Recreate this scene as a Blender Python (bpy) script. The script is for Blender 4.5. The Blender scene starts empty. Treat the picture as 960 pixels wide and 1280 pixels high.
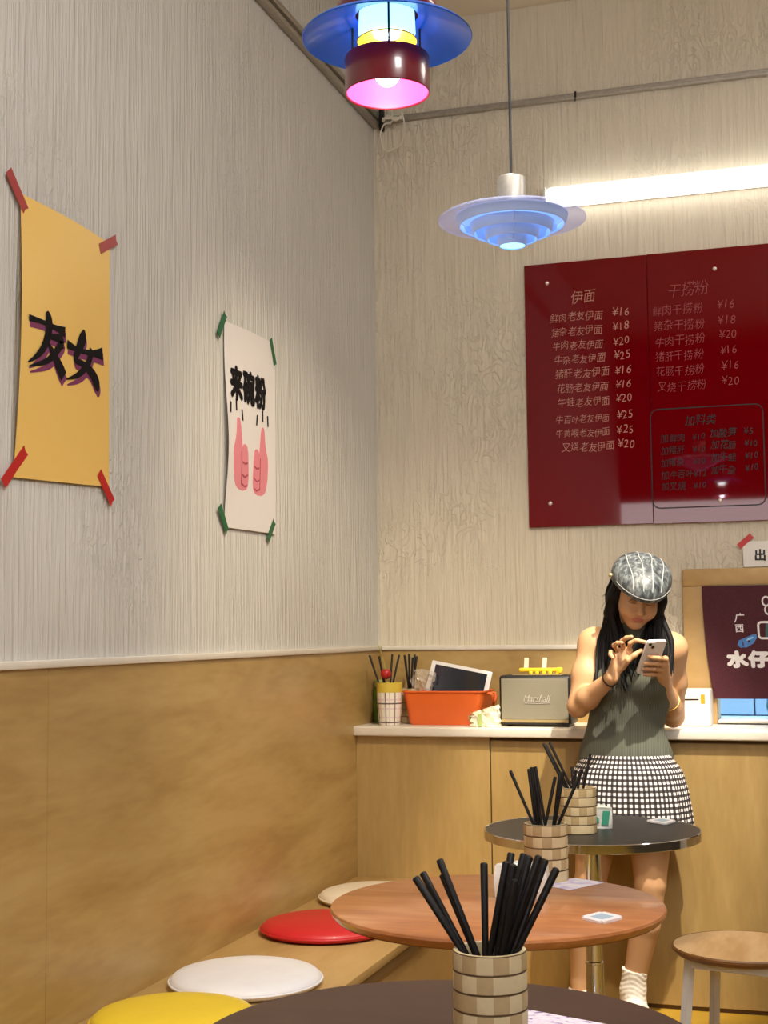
import bpy, bmesh, math, random
import numpy as np
from mathutils import Vector, Matrix

random.seed(7)
rng = np.random.default_rng(7)
PI = math.pi
scene = bpy.context.scene
C = scene.collection

# ------------------------------------------------------------------ camera, world, lights, exposure
cam_d = bpy.data.cameras.new('camera'); cam = bpy.data.objects.new('camera', cam_d); C.objects.link(cam)
cam_d.sensor_fit = 'VERTICAL'; cam_d.sensor_height = 24.0; cam_d.lens = 24.0 * 1740 / 1280
cam_d.clip_start = .05
yaw, pitch, roll = math.radians(17.66), math.radians(4.89), math.radians(-.62)
fw = Vector((-math.sin(yaw)*math.cos(pitch), math.cos(yaw)*math.cos(pitch), math.sin(pitch)))
rt = Vector((math.cos(yaw), math.sin(yaw), 0)); up = rt.cross(fw)
r2 = math.cos(roll)*rt + math.sin(roll)*up; u2 = -math.sin(roll)*rt + math.cos(roll)*up
mw = Matrix(((r2.x, u2.x, -fw.x, 0), (r2.y, u2.y, -fw.y, 0), (r2.z, u2.z, -fw.z, 1.34), (0, 0, 0, 1)))
cam.matrix_world = mw
scene.camera = cam

w = bpy.data.worlds.new('world'); scene.world = w; w.use_nodes = True
w.node_tree.nodes['Background'].inputs[0].default_value = (1.0, .93, .93, 1)
w.node_tree.nodes['Background'].inputs[1].default_value = 6.5

def light(name, kind, loc, target, power, col, size=.1, size_y=None, spot=None, blend=.3):
    d = bpy.data.lights.new(name, kind); o = bpy.data.objects.new(name, d); C.objects.link(o)
    d.energy = power; d.color = col; o.location = loc
    if kind == 'AREA':
        d.shape = 'RECTANGLE' if size_y else 'DISK'; d.size = size
        if size_y: d.size_y = size_y
    else: d.shadow_soft_size = size
    if spot: d.spot_size = math.radians(spot); d.spot_blend = blend
    if target is not None:
        o.rotation_euler = (Vector(target) - Vector(loc)).to_track_quat('-Z', 'Y').to_euler()
    return o
WARM = (1.0, .86, .66)
light('ceiling_fill_added', 'AREA', (.9, 2.4, 3.84), (.9, 2.4, 0), 25, (1.0, .98, .95), 1.2, 1.2)  # ambient fill added out of view, no fixture of the room
light('ceiling_fill_added', 'AREA', (1.6, 4.2, 3.84), (1.5, 4.2, 0), 22, (1.0, .95, .87), .9, .9)  # second added fill, warmer, for ambient light
light('wall_wash_added', 'AREA', (.9, .6, 3.7), (-1.757, 2.6, 1.7), 39, (1.0, .985, .95), .6, .6)  # added to brighten the left wall, placed clear of the board's reflection
light('track_spot', 'SPOT', (.04, 3.72, 3.45), (-.64, 4.88, 1.20), 520, (1.0, .91, .76), .025, spot=25, blend=.6)
light('downlight_added', 'SPOT', (-.75, 2.7, 3.8), (-.85, 2.95, 0), 130, (1.0, .95, .86), .12, spot=60, blend=.9)  # added overhead to brighten cushions, tabletops and stool
light('track_spot', 'SPOT', (-.3, 2.9, 3.75), (-1.6, 4.85, .6), 210, (1.0, .86, .62), .05, spot=50, blend=.9)

vs = scene.view_settings
scene.display_settings.display_device = 'sRGB'
vs.view_transform = 'Standard'; vs.look = 'None'; vs.gamma = 1.0; vs.use_curve_mapping = False
vs.exposure = .40
scene.cycles.use_denoising = True
scene.cycles.max_bounces = 8
scene.cycles.transparent_max_bounces = 16
scene.cycles.caustics_reflective = False; scene.cycles.caustics_refractive = False
scene.cycles.sample_clamp_indirect = 4.0

# ------------------------------------------------------------------ materials
def S(r, g, b):
    f = lambda c: (c/255)/12.92 if c/255 <= .04045 else ((c/255+.055)/1.055)**2.4
    return (f(r), f(g), f(b), 1)
class NT:
    def __init__(s, name):
        s.m = bpy.data.materials.new(name); s.m.use_nodes = True
        s.t = s.m.node_tree; s.b = s.t.nodes['Principled BSDF']
    def n(s, kind, **kw):
        x = s.t.nodes.new(kind)
        for k, v in kw.items():
            if k.startswith('i_'):
                key = k[2:]; x.inputs[int(key) if key.isdigit() else key.replace('_', ' ')].default_value = v
            else: setattr(x, k, v)
        return x
    def l(s, a, b): s.t.links.new(a, b)
    def coords(s, scale=(1, 1, 1), rot=(0, 0, 0), kind='Object'):
        tc = s.n('ShaderNodeTexCoord'); mp = s.n('ShaderNodeMapping')
        mp.inputs['Scale'].default_value = scale; mp.inputs['Rotation'].default_value = rot
        s.l(tc.outputs[kind], mp.inputs[0]); return mp.outputs[0]
    def ramp(s, fac, stops):
        r = s.n('ShaderNodeValToRGB'); e = r.color_ramp.elements
        while len(e) < len(stops): e.new(.5)
        for k, (p, c) in enumerate(stops): e[k].position = p; e[k].color = c
        s.l(fac, r.inputs[0]); return r.outputs[0]
    def bump(s, h, strength, dist=.01):
        b = s.n('ShaderNodeBump'); b.inputs['Strength'].default_value = strength; b.inputs['Distance'].default_value = dist
        s.l(h, b.inputs['Height']); s.l(b.outputs[0], s.b.inputs['Normal']); return b
def plain(name, col, rough=.5, metal=0, spec=.5, emit=None, estr=0, noise=0, nscale=30, coat=0):
    k = NT(name); b = k.b
    b.inputs['Base Color'].default_value = col; b.inputs['Roughness'].default_value = rough
    b.inputs['Metallic'].default_value = metal; b.inputs['Specular IOR Level'].default_value = spec
    b.inputs['Coat Weight'].default_value = coat; b.inputs['Coat Roughness'].default_value = .08
    if emit: b.inputs['Emission Color'].default_value = emit; b.inputs['Emission Strength'].default_value = estr
    if noise:
        nz = k.n('ShaderNodeTexNoise'); nz.inputs['Scale'].default_value = nscale; nz.inputs['Detail'].default_value = 4
        k.l(k.coords(), nz.inputs[0])
        d = tuple(c*(1-noise) for c in col[:3])+(1,); e = tuple(min(1, c*(1+noise)) for c in col[:3])+(1,)
        k.l(k.ramp(nz.outputs[0], [(.3, d), (.7, e)]), b.inputs['Base Color'])
    return k.m
def plaster(name, base, axis):
    # trowelled plaster combed in vertical ridges, with squiggly torn patches
    k = NT(name)
    sc = (1, 46, 2.2) if axis == 'x' else (46, 1, 2.2)
    n1 = k.n('ShaderNodeTexNoise'); n1.inputs['Scale'].default_value = 1.6; n1.inputs['Detail'].default_value = 5; n1.inputs['Distortion'].default_value = .5
    k.l(k.coords(sc), n1.inputs[0])
    n2 = k.n('ShaderNodeTexNoise'); n2.inputs['Scale'].default_value = 17; n2.inputs['Detail'].default_value = 3; n2.inputs['Distortion'].default_value = 2.4
    k.l(k.coords((1, 1, .45)), n2.inputs[0])
    n3 = k.n('ShaderNodeTexNoise'); n3.inputs['Scale'].default_value = 1.3
    k.l(k.coords(), n3.inputs[0])
    rid = k.ramp(n2.outputs[0], [(.47, (0, 0, 0, 1)), (.5, (1, 1, 1, 1)), (.54, (0, 0, 0, 1))])
    msk = k.ramp(n3.outputs[0], [(.45, (0, 0, 0, 1)), (.62, (1, 1, 1, 1))])
    mu = k.n('ShaderNodeMath', operation='MULTIPLY'); k.l(rid, mu.inputs[0]); k.l(msk, mu.inputs[1])
    m2 = k.n('ShaderNodeMath', operation='MULTIPLY'); k.l(mu.outputs[0], m2.inputs[0]); m2.inputs[1].default_value = .2 if axis == 'x' else .3
    ad = k.n('ShaderNodeMath', operation='ADD'); k.l(n1.outputs[0], ad.inputs[0]); k.l(m2.outputs[0], ad.inputs[1])
    k.bump(ad.outputs[0], .8, .012)
    lo = tuple(c*.93 for c in base[:3])+(1,)
    k.l(k.ramp(n1.outputs[0], [(.3, lo), (.6, base)]), k.b.inputs['Base Color'])
    k.b.inputs['Roughness'].default_value = .85; k.b.inputs['Specular IOR Level'].default_value = .2
    return k.m
def wood(name, a, b, c, scale=(1, 1, 1), rot=(0, 0, 0), rough=.45, dist=1.5, sc=3.0, coat=0, fine=26):
    k = NT(name); co = k.coords(scale, rot)
    n1 = k.n('ShaderNodeTexNoise'); n1.inputs['Scale'].default_value = sc; n1.inputs['Detail'].default_value = 6; n1.inputs['Distortion'].default_value = dist
    k.l(co, n1.inputs[0])
    n2 = k.n('ShaderNodeTexNoise'); n2.inputs['Scale'].default_value = fine; n2.inputs['Detail'].default_value = 3
    k.l(co, n2.inputs[0])
    mx = k.n('ShaderNodeMix', data_type='FLOAT'); mx.inputs[0].default_value = .28
    k.l(n1.outputs[0], mx.inputs[2]); k.l(n2.outputs[0], mx.inputs[3])
    k.l(k.ramp(mx.outputs[0], [(.37, a), (.5, b), (.64, c)]), k.b.inputs['Base Color'])
    k.b.inputs['Roughness'].default_value = rough
    k.b.inputs['Coat Weight'].default_value = coat; k.b.inputs['Coat Roughness'].default_value = .12
    k.bump(mx.outputs[0], .06, .004)
    return k.m
def glassy(name, col, alpha, rough=.1, emit=None, estr=0):
    k = NT(name); k.b.inputs['Base Color'].default_value = col; k.b.inputs['Alpha'].default_value = alpha
    k.b.inputs['Roughness'].default_value = rough
    if emit: k.b.inputs['Emission Color'].default_value = emit; k.b.inputs['Emission Strength'].default_value = estr
    return k.m

M = {}
M['wall_left'] = plaster('cream_plaster_cool_lit', S(212, 209, 203), 'x')  # same plaster, the cooler light on this wall put into the colour
M['wall_back'] = plaster('cream_plaster', S(218, 208, 188), 'y')
M['plain_wall'] = plain('painted_wall', S(74, 66, 56), .8, noise=.03, nscale=3)  # unseen walls kept dark to hold down board reflections and front fill
M['ceiling'] = plain('ceiling_paint', S(225, 216, 198), .9, noise=.03, nscale=2)
M['floor'] = plain('mustard_floor', S(176, 138, 44), .45, noise=.08, nscale=8)
M['trim_white'] = plain('white_trim', S(226, 219, 206), .5, noise=.03)
M['alu'] = plain('brushed_metal', S(176, 170, 160), .42, .6, noise=.1, nscale=60)
M['dark_metal'] = plain('dark_metal', S(40, 38, 36), .5, .6)
M['wains'] = wood('honey_plywood', S(164, 132, 78), S(177, 146, 90), S(187, 157, 102), (1, .42, 2.2), (math.radians(13), 0, 0), .36, 1.4, 2.6, fine=20)
M['cab'] = wood('honey_cabinet_board', S(156, 127, 74), S(166, 137, 83), S(176, 147, 93), (2.5, 1, .45), (0, 0, 0), .5, .8, 2.0)
M['bench'] = wood('bench_board', S(172, 138, 84), S(186, 152, 96), S(196, 163, 108), (1.5, .4, 1), (0, 0, 0), .42, 1, 2.5)
M['edge_shade'] = wood('bench_edge_shaded', S(104, 76, 38), S(118, 88, 46), S(130, 98, 54), (2, .3, 1), (0, 0, 0), .5, .8, 3)  # shade on the bench nose put into these darker browns
M['stone'] = plain('white_worktop', S(222, 214, 200), .3, noise=.03, nscale=40)
M['frame_wood'] = wood('pale_frame_wood', S(178, 142, 88), S(190, 154, 100), S(200, 166, 112), (.6, 1, .8), (0, 0, 0), .5, .6, 3)
M['cream_piece'] = plain('cream_card', S(238, 228, 196), .6)
M['seam'] = plain('joint_shadow_gap', S(96, 70, 34), .8)  # dark brown carries the shade in the cabinet gaps

# ------------------------------------------------------------------ geometry helpers
def wloc(p):
    v = Vector((0, 0, 0))
    while p is not None: v += p.location; p = p.parent
    return v
def thing(name, label, cat, loc, group=None):
    o = bpy.data.objects.new(name, None); C.objects.link(o); o.location = loc; o.empty_display_size = .05
    o['label'] = label; o['category'] = cat
    if group: o['group'] = group
    return o
def tag(o, label, cat, group=None, kind=None):
    o['label'] = label; o['category'] = cat
    if group: o['group'] = group
    if kind: o['kind'] = kind
    return o
def obj(name, bm, mats, parent=None, origin=None, smooth=35, label=None):
    """link a bmesh (in world coordinates) as ONE mesh object"""
    me = bpy.data.meshes.new(name)
    off = wloc(parent) if parent is not None else Vector(origin or (0, 0, 0))
    bmesh.ops.translate(bm, verts=bm.verts, vec=-off)
    bm.to_mesh(me); bm.free()
    for m in (mats if isinstance(mats, (list, tuple)) else [mats]): me.materials.append(m)
    if smooth:
        me.polygons.foreach_set('use_smooth', [True]*len(me.polygons)); me.set_sharp_from_angle(angle=math.radians(smooth))
    o = bpy.data.objects.new(name, me); C.objects.link(o)
    if parent is not None: o.parent = parent
    else: o.location = off
    if label: o['label'] = label
    return o
def struct(name, bm, mats, label=None, smooth=35):
    o = obj(name, bm, mats, None, None, smooth); o['kind'] = 'structure'
    if label: o['label'] = label
    return o
def merge(bm, t, mi=0):
    vm = {v: bm.verts.new(v.co) for v in t.verts}
    for f in t.faces:
        try:
            g = bm.faces.new([vm[v] for v in f.verts]); g.material_index = mi if mi else f.material_index; g.smooth = f.smooth
        except ValueError: pass
    t.free()
def box(x0, x1, y0, y1, z0, z1, bev=0, seg=2, bm=None, mi=0, mat=None):
    t = bmesh.new(); bmesh.ops.create_cube(t, size=1)
    for v in t.verts:
        v.co = Vector(((x0+x1)/2 + v.co.x*(x1-x0), (y0+y1)/2 + v.co.y*(y1-y0), (z0+z1)/2 + v.co.z*(z1-z0)))
    if bev: bmesh.ops.bevel(t, geom=list(t.edges), offset=bev, segments=seg, affect='EDGES', profile=.5)
    if mat is not None: bmesh.ops.transform(t, matrix=mat, verts=t.verts)
    bm = bm if bm is not None else bmesh.new(); merge(bm, t, mi); return bm
def lathe(prof, ctr, seg=48, bm=None, mi=0, mat=None, closed=False):
    """revolve (r,z) pairs about a vertical axis through ctr"""
    t = bmesh.new(); rows = []
    for r, z in prof:
        if r < 1e-6: rows.append([t.verts.new((0, 0, z))])
        else: rows.append([t.verts.new((r*math.cos(2*PI*k/seg), r*math.sin(2*PI*k/seg), z)) for k in range(seg)])
    pairs = list(zip(rows[:-1], rows[1:])) + ([(rows[-1], rows[0])] if closed else [])
    for a, b in pairs:
        for k in range(seg):
            j = (k+1) % seg
            if len(a) == 1 and len(b) == 1: continue
            if len(a) == 1: t.faces.new((a[0], b[k], b[j]))
            elif len(b) == 1: t.faces.new((a[k], a[j], b[0]))
            else: t.faces.new((a[k], a[j], b[j], b[k]))
    bmesh.ops.recalc_face_normals(t, faces=t.faces)
    bmesh.ops.transform(t, matrix=Matrix.Translation(Vector(ctr)) @ (mat or Matrix()), verts=t.verts)
    bm = bm if bm is not None else bmesh.new(); merge(bm, t, mi); return bm
def tube(pts, rad, seg=8, bm=None, mi=0, caps=True, flat=None):
    pts = [Vector(p) for p in pts]; n = len(pts)
    rad = rad if isinstance(rad, (list, tuple)) else [rad]*n
    t = bmesh.new(); rows = []
    ref = None
    for i, p in enumerate(pts):
        d = (pts[min(i+1, n-1)] - pts[max(i-1, 0)]).normalized()
        if ref is None:
            a = Vector((0, 0, 1)) if abs(d.z) < .9 else Vector((1, 0, 0)); ref = d.cross(a).normalized()
        else: ref = (ref - d*ref.dot(d)).normalized()
        b2 = d.cross(ref)
        rows.append([t.verts.new(p + rad[i]*(math.cos(2*PI*k/seg)*ref + (flat or 1)*math.sin(2*PI*k/seg)*b2)) for k in range(seg)])
    for a, b in zip(rows[:-1], rows[1:]):
        for k in range(seg): t.faces.new((a[k], a[(k+1) % seg], b[(k+1) % seg], b[k]))
    if caps: t.faces.new(rows[0][::-1]); t.faces.new(rows[-1])
    bmesh.ops.recalc_face_normals(t, faces=t.faces)
    bm = bm if bm is not None else bmesh.new(); merge(bm, t, mi); return bm
def smooth_path(pts, n=24):
    pts = [Vector(p) for p in pts]; P = [pts[0]] + pts + [pts[-1]]; out = []
    m = len(pts)-1
    for i in range(n+1):
        t = i/n*m; k = min(int(t), m-1); u = t-k
        a, b, c, d = P[k], P[k+1], P[k+2], P[k+3]
        out.append(.5*((2*b) + (c-a)*u + (2*a-5*b+4*c-d)*u*u + (3*b-a-3*c+d)*u**3))
    return out
def sheet(fn, nu, nv, bm=None, mi=0, thick=0):
    t = bmesh.new(); g = [[t.verts.new(fn(i/nu, j/nv)) for j in range(nv+1)] for i in range(nu+1)]
    for i in range(nu):
        for j in range(nv): t.faces.new((g[i][j], g[i+1][j], g[i+1][j+1], g[i][j+1]))
    if thick:
        bmesh.ops.recalc_face_normals(t, faces=t.faces)
        bmesh.ops.solidify(t, geom=t.faces, thickness=thick)
    bm = bm if bm is not None else bmesh.new(); merge(bm, t, mi); return bm
def prism(poly, fn, thick=.0008, bm=None, mi=0):
    """2-D outline -> thin plate; fn(u, v, h) gives the world point"""
    t = bmesh.new()
    a = [t.verts.new(fn(u, v, thick)) for u, v in poly]; b = [t.verts.new(fn(u, v, 0)) for u, v in poly]
    n = len(poly); t.faces.new(a); t.faces.new(b[::-1])
    for k in range(n): t.faces.new((a[k], b[k], b[(k+1) % n], a[(k+1) % n]))
    bmesh.ops.recalc_face_normals(t, faces=t.faces)
    bmesh.ops.triangulate(t, faces=[f for f in t.faces if len(f.verts) > 4])
    bm = bm if bm is not None else bmesh.new(); merge(bm, t, mi); return bm
def strokes(pts, wd, fn, bm, closed=False, h=.0008, mi=0):
    """a flat pen line of width wd through 2-D points"""
    P = [Vector(p) for p in pts]; n = len(P); t = bmesh.new(); L = []
    for i in range(n):
        a = P[(i-1) % n] if closed or i else P[i]; b = P[(i+1) % n] if closed or i < n-1 else P[i]
        d = (b-a).normalized(); nn = Vector((-d.y, d.x))*wd/2
        L.append((t.verts.new(fn(*(P[i]+nn), h)), t.verts.new(fn(*(P[i]-nn), h))))
    for i in range(n if closed else n-1):
        a, b = L[i], L[(i+1) % n]; t.faces.new((a[0], a[1], b[1], b[0]))
    merge(bm, t, mi); return bm
_tc = {}
def text_mesh(body, size, bold=0.0, shear=0.0, align='LEFT'):
    cu = bpy.data.curves.new('lettering', 'FONT'); cu.body = body; cu.size = size; cu.offset = bold*size; cu.shear = shear
    cu.align_x = align; cu.resolution_u = 3; cu.fill_mode = 'FRONT'
    o = bpy.data.objects.new('lettering', cu); C.objects.link(o)
    dg = bpy.context.evaluated_depsgraph_get(); dg.update()
    me = bpy.data.meshes.new_from_object(o.evaluated_get(dg)); t = bmesh.new(); t.from_mesh(me)
    bpy.data.objects.remove(o); bpy.data.curves.remove(cu); bpy.data.meshes.remove(me)
    return t
def write(bm, body, size, u, v, fn, bold=0, shear=0, align='LEFT', rot=0, sx=1, sy=1, h=.001, mi=0):
    """lettering on a surface; heavy strokes are made by overlaying shifted copies of the glyph"""
    t = text_mesh(body, size, min(bold, 0), shear, align); c, s = math.cos(rot), math.sin(rot)
    sh = [(0, 0)]
    if bold > 0:
        b = bold*size
        sh += [(b*q*math.cos(k*PI/4), b*q*math.sin(k*PI/4)) for k in range(8) for q in ((1,) if bold < .02 else (.5, 1))]
    for k, (dx, dy) in enumerate(sh):
        g = t.copy()
        for vv in g.verts:
            x, y = vv.co.x*sx, vv.co.y*sy
            vv.co = fn(u + c*x - s*y + dx, v + s*x + c*y + dy, h + k*1e-5)
        merge(bm, g, mi)
    t.free()
def copy_thing(o, loc, label=None, group=None):
    c = o.copy(); C.objects.link(c); c.location = loc
    if label: c['label'] = label
    if group: c['group'] = group
    def kids(a, b):
        for ch in list(a.children):
            if ch == b: continue
            d = ch.copy(); C.objects.link(d); d.parent = b; kids(ch, d)
    kids(o, c); return c
# ------------------------------------------------------------------ the room
XL, YB, ZC = -1.757, 5.43, 3.88
struct('floor', box(-2.2, 3.2, -1.9, 5.5, -.1, 0), M['floor'])
struct('ceiling', box(-2.2, 3.2, -1.9, 5.7, ZC, ZC+.1), M['ceiling'])
struct('wall_left', box(XL-.15, XL, -1.75, 5.6, 0, ZC), M['wall_left'])
bm = box(-1.9, -.415, YB, YB+.14, 0, ZC); box(-.415, .75, YB, YB+.14, 1.50, ZC, bm=bm)
box(-.415, .75, YB, YB+.14, 0, .975, bm=bm); box(.75, 3.1, YB, YB+.14, 0, ZC, bm=bm)
struct('wall_back', bm, M['wall_back'])
struct('wall_right', box(3.0, 3.15, -1.75, 5.6, 0, ZC), M['plain_wall'])
bm = box(-1.9, 3.1, -1.85, -1.7, 2.47, ZC); box(2.4, 3.1, -1.85, -1.7, 1.9, 2.47, bm=bm); box(-1.9, 3.1, -1.85, -1.7, 0, 1.9, bm=bm)
struct('wall_front', bm, M['plain_wall'])  # unseen wall shaped with only a high slot to limit front fill
# wainscot boards, white ledge, metal conduit
bm = box(XL, XL+.012, -1.7, 2.8815, .40, 1.262, .001, 1); box(XL, XL+.012, 2.883, 5.425, .40, 1.262, .001, 1, bm=bm)
struct('trim_1', bm, M['wains'], 'honey plywood wainscot boards on the left wall')
struct('trim_2', box(XL+.012, -.53, YB-.012, YB, .95, 1.262, .001, 1), M['wains'], 'honey plywood wainscot strip on the back wall above the counter')
struct('trim_3', box(XL, XL+.02, -1.7, 5.425, 1.262, 1.281, .003), M['trim_white'], 'white ledge along the top of the left wainscot')
struct('trim_4', box(XL+.02, -.53, YB-.02, YB, 1.262, 1.279, .003), M['trim_white'], 'white ledge along the top of the back wainscot')
bm = box(XL, XL+.03, -1.7, 5.43, 3.446, 3.466, .004); box(XL, XL+.014, -1.7, 5.43, 3.466, 3.478, bm=bm); box(XL, XL+.034, -1.7, 5.43, 3.478, 3.502, .004, bm=bm)
struct('trim_5', bm, M['alu'], 'grooved grey metal rail high on the left wall')
bm = box(XL+.05, 3.0, YB-.026, YB, 3.462, 3.474, .003); box(XL+.05, 3.0, YB-.018, YB, 3.474, 3.488, .003, bm=bm)
struct('trim_6', bm, M['alu'], 'grey metal rail high on the back wall')
struct('trim_7', box(XL+.034, XL+.05, YB-.03, YB, 3.43, 3.56, .002), M['dark_metal'], 'dark metal corner bracket where the two rails meet')
# kitchen behind the serving hatch
M['kit_blue'] = plain('steel_in_blue_light', S(178, 206, 228), .35, .05)  # blue kitchen light put into the steel colour, the lamp stays near neutral
for nm, q in (('wall_kitchen_back', (-1.3, 1.6, 6.505, 6.6, 0, 2.6)), ('wall_kitchen_left', (-1.4, -1.3, 5.57, 6.6, 0, 2.6)), ('wall_kitchen_right', (1.6, 1.7, 5.57, 6.6, 0, 2.6)), ('ceiling_kitchen', (-1.4, 1.7, 5.57, 6.6, 2.6, 2.7)), ('floor_kitchen', (-1.4, 1.7, 5.57, 6.6, -.1, 0))):
    struct(nm, box(*q), M['kit_blue'])
bm = box(-1.2, 1.5, 5.95, 6.5, .80, .84, .006); box(-1.2, 1.5, 6.0, 6.5, .001, .80, bm=bm)
k = tag(obj('kitchen_worktop', bm, M['kit_blue'], None, (0, 6.2, 0)), 'worktop tinted pale blue for the light in the kitchen seen through the serving hatch under the banner', 'worktop')
bm = bmesh.new()
for x0 in (-.98, -.655, -.330, -.005): box(x0, x0+.318, 6.47, 6.50, .95, 1.5, .004, bm=bm)
box(-1.0, .5, 6.44, 6.50, .925, .945, .003, bm=bm)
tag(obj('splashback', bm, M['kit_blue'], None, (-.3, 6.48, .9)), 'blue lit steel splashback panels in the kitchen behind the hatch', 'splashback')
light('kitchen_ceiling_lamp', 'AREA', (-.2, 6.05, 2.55), (-.2, 6.1, 0), 34, (.80, .90, 1.0), .8, .4)

# serving hatch
win = bpy.data.objects.new('window_1', None); C.objects.link(win); win.location = (-.5, YB, .98); win['kind'] = 'structure'; win['label'] = 'wood framed serving hatch in the back wall'
bm = box(-.53, .82, YB-.03, YB+.02, 1.496, 1.563, .008, 3); obj('head_board', bm, M['frame_wood'], win)
bm = box(-.53, -.415, YB-.028, YB+.02, .979, 1.496, .003, 2); box(.75, .82, YB-.028, YB+.02, .979, 1.496, .003, 2, bm=bm); obj('jamb', bm, M['frame_wood'], win)
obj('window_sill', box(-.412, .745, YB-.05, YB+.16, .984, .994, .002), M['stone'], win)

# counter
ct = tag(obj('worktop', box(XL, 1.2, 5.07, YB, .943, .979, .006, 3), M['stone'], None, (-.3, 5.25, .943)), 'long white stone worktop along the back wall', 'worktop')
cab = thing('counter_cabinet', 'honey wood counter base under the white worktop, tall panels down to the floor', 'cabinet', (-.3, 5.2, 0))
obj('carcass', box(XL+.012, 1.15, 5.116, YB-.002, .016, .943), M['seam'], cab)
obj('end_panel', box(XL+.012, -1.222, 5.098, 5.116, .016, .943, .001, 1), M['cab'], cab)
obj('front_panel', box(-1.218, -.02, 5.102, 5.116, .016, .930, .001, 1), M['cab'], cab)
obj('front_panel', box(-.016, 1.15, 5.102, 5.116, .016, .930, .001, 1), M['cab'], cab)
obj('plinth', box(XL+.012, 1.15, 5.112, YB-.002, 0, .016), M['seam'], cab)

# bench
bench = thing('bench', 'long built-in honey wood bench along the left wall', 'bench', (-1.5, 2.5, 0))
obj('seat_board', box(XL+.012, -1.247, -1.5, 5.096, .388, .414, .002, 2), M['bench'], bench)
obj('edge_strip', box(-1.30, -1.251, -1.5, 5.094, .356, .388), M['edge_shade'], bench, label='edge strip under the seat board with its shade painted in')
obj('front_panel', box(XL+.012, -1.262, -1.5, 5.092, 0, .356, .002, 1), M['bench'], bench)

# seat cushions
def cushion(name, col, x, y, r, label):
    m = plain(name+'_vinyl', col, .42, noise=.03, nscale=12, coat=.1)
    prof = [(0, 0), (r*.86, 0), (r*.97, .005), (r, .014), (r*.985, .022), (r*.93, .031), (r*.8, .038), (r*.5, .043), (0, .045)]
    t = thing('seat_cushion', label, 'cushion', (x, y, .414), 'round bench cushions')
    obj('pad', lathe(prof, (x, y, .4145), 72), m, t, smooth=80)
    obj('piping', tube([(x+(r+.0005)*math.cos(a), y+(r+.0005)*math.sin(a), .4295) for a in np.linspace(0, 2*PI, 73)], .0028, 6, caps=False), m, t, smooth=80)
cushion('yellow', S(238, 206, 52), -1.515, 3.075, .198, 'round yellow vinyl cushion on the bench nearest the camera')
cushion('white', S(236, 234, 236), -1.503, 3.475, .202, 'round white vinyl cushion on the bench between the yellow and red ones')
cushion('red', S(196, 30, 38), -1.522, 4.14, .202, 'round red vinyl cushion on the bench')
cushion('cream', S(240, 226, 204), -1.525, 4.66, .2, 'round off-white cushion on the bench nearest the counter, behind the red one')

# tables
M['black_top'] = plain('black_laminate', S(34, 32, 32), .42, noise=.05)
M['brown_top'] = wood('dark_brown_top', S(60, 38, 29), S(68, 44, 34), S(75, 50, 39), (.4, 2, 1), (0, 0, 0), .42, .6, 3)
M['wood_top'] = wood('walnut_orange_top', S(164, 102, 60), S(188, 122, 74), S(206, 147, 98), (.5, 2.2, 1), (0, 0, .5), .30, 1.2, 2.4, coat=.25)
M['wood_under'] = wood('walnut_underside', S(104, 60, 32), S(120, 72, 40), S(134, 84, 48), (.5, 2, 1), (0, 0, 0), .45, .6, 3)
M['chrome'] = plain('chrome', S(225, 225, 228), .08, 1)
def pedestal(t, x, y, top):
    obj('column', lathe([(0, .03), (.026, .03), (.026, .36), (.0275, .362), (.0275, .368), (.024, .37), (.024, top), (0, top)], (x, y, 0), 32), M['chrome'], t)
    obj('base_plate', lathe([(0, 0), (.2, 0), (.2, .008), (.19, .016), (.06, .03), (.026, .034), (0, .034)], (x, y, 0), 64), M['chrome'], t)
    obj('top_flange', lathe([(0, top-.012), (.09, top-.012), (.09, top), (0, top)], (x, y, 0), 32), M['dark_metal'], t)
x, y, r = -.694, 4.172, .319
t = thing('round_table', 'round black table with a chrome rim, in front of the woman', 'table', (x, y, 0))
obj('tabletop', lathe([(0, .727), (r-.004, .727), (r-.004, .750), (0, .750)], (x, y, 0), 96), M['black_top'], t)
obj('rim_band', lathe([(r-.004, .724), (r, .726), (r, .749), (r-.002, .751), (r-.005, .7502), (r-.005, .724)], (x, y, 0), 96, closed=True), M['chrome'], t)
pedestal(t, x, y, .727)
x, y, r = -.710, 3.007, .362
t = thing('round_table', 'round orange-brown wood table with a rounded edge, between the black and dark brown tables', 'table', (x, y, 0))
obj('tabletop', lathe([(r-.03, .722), (r-.012, .726), (r-.003, .735), (r, .742), (r-.002, .7475), (r-.006, .75), (0, .75)], (x, y, 0), 96), M['wood_top'], t)
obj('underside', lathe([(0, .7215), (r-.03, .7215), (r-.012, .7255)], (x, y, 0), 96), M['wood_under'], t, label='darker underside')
pedestal(t, x, y, .7215)
x, y, r = -.545, 1.98, .3716
t = thing('round_table', 'round dark brown table nearest the camera', 'table', (x, y, 0))
obj('tabletop', lathe([(0, .722), (r-.012, .722), (r-.001, .731), (r, .744), (r-.004, .75), (0, .75)], (x, y, 0), 96), M['brown_top'], t)
pedestal(t, x, y, .722)

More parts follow.
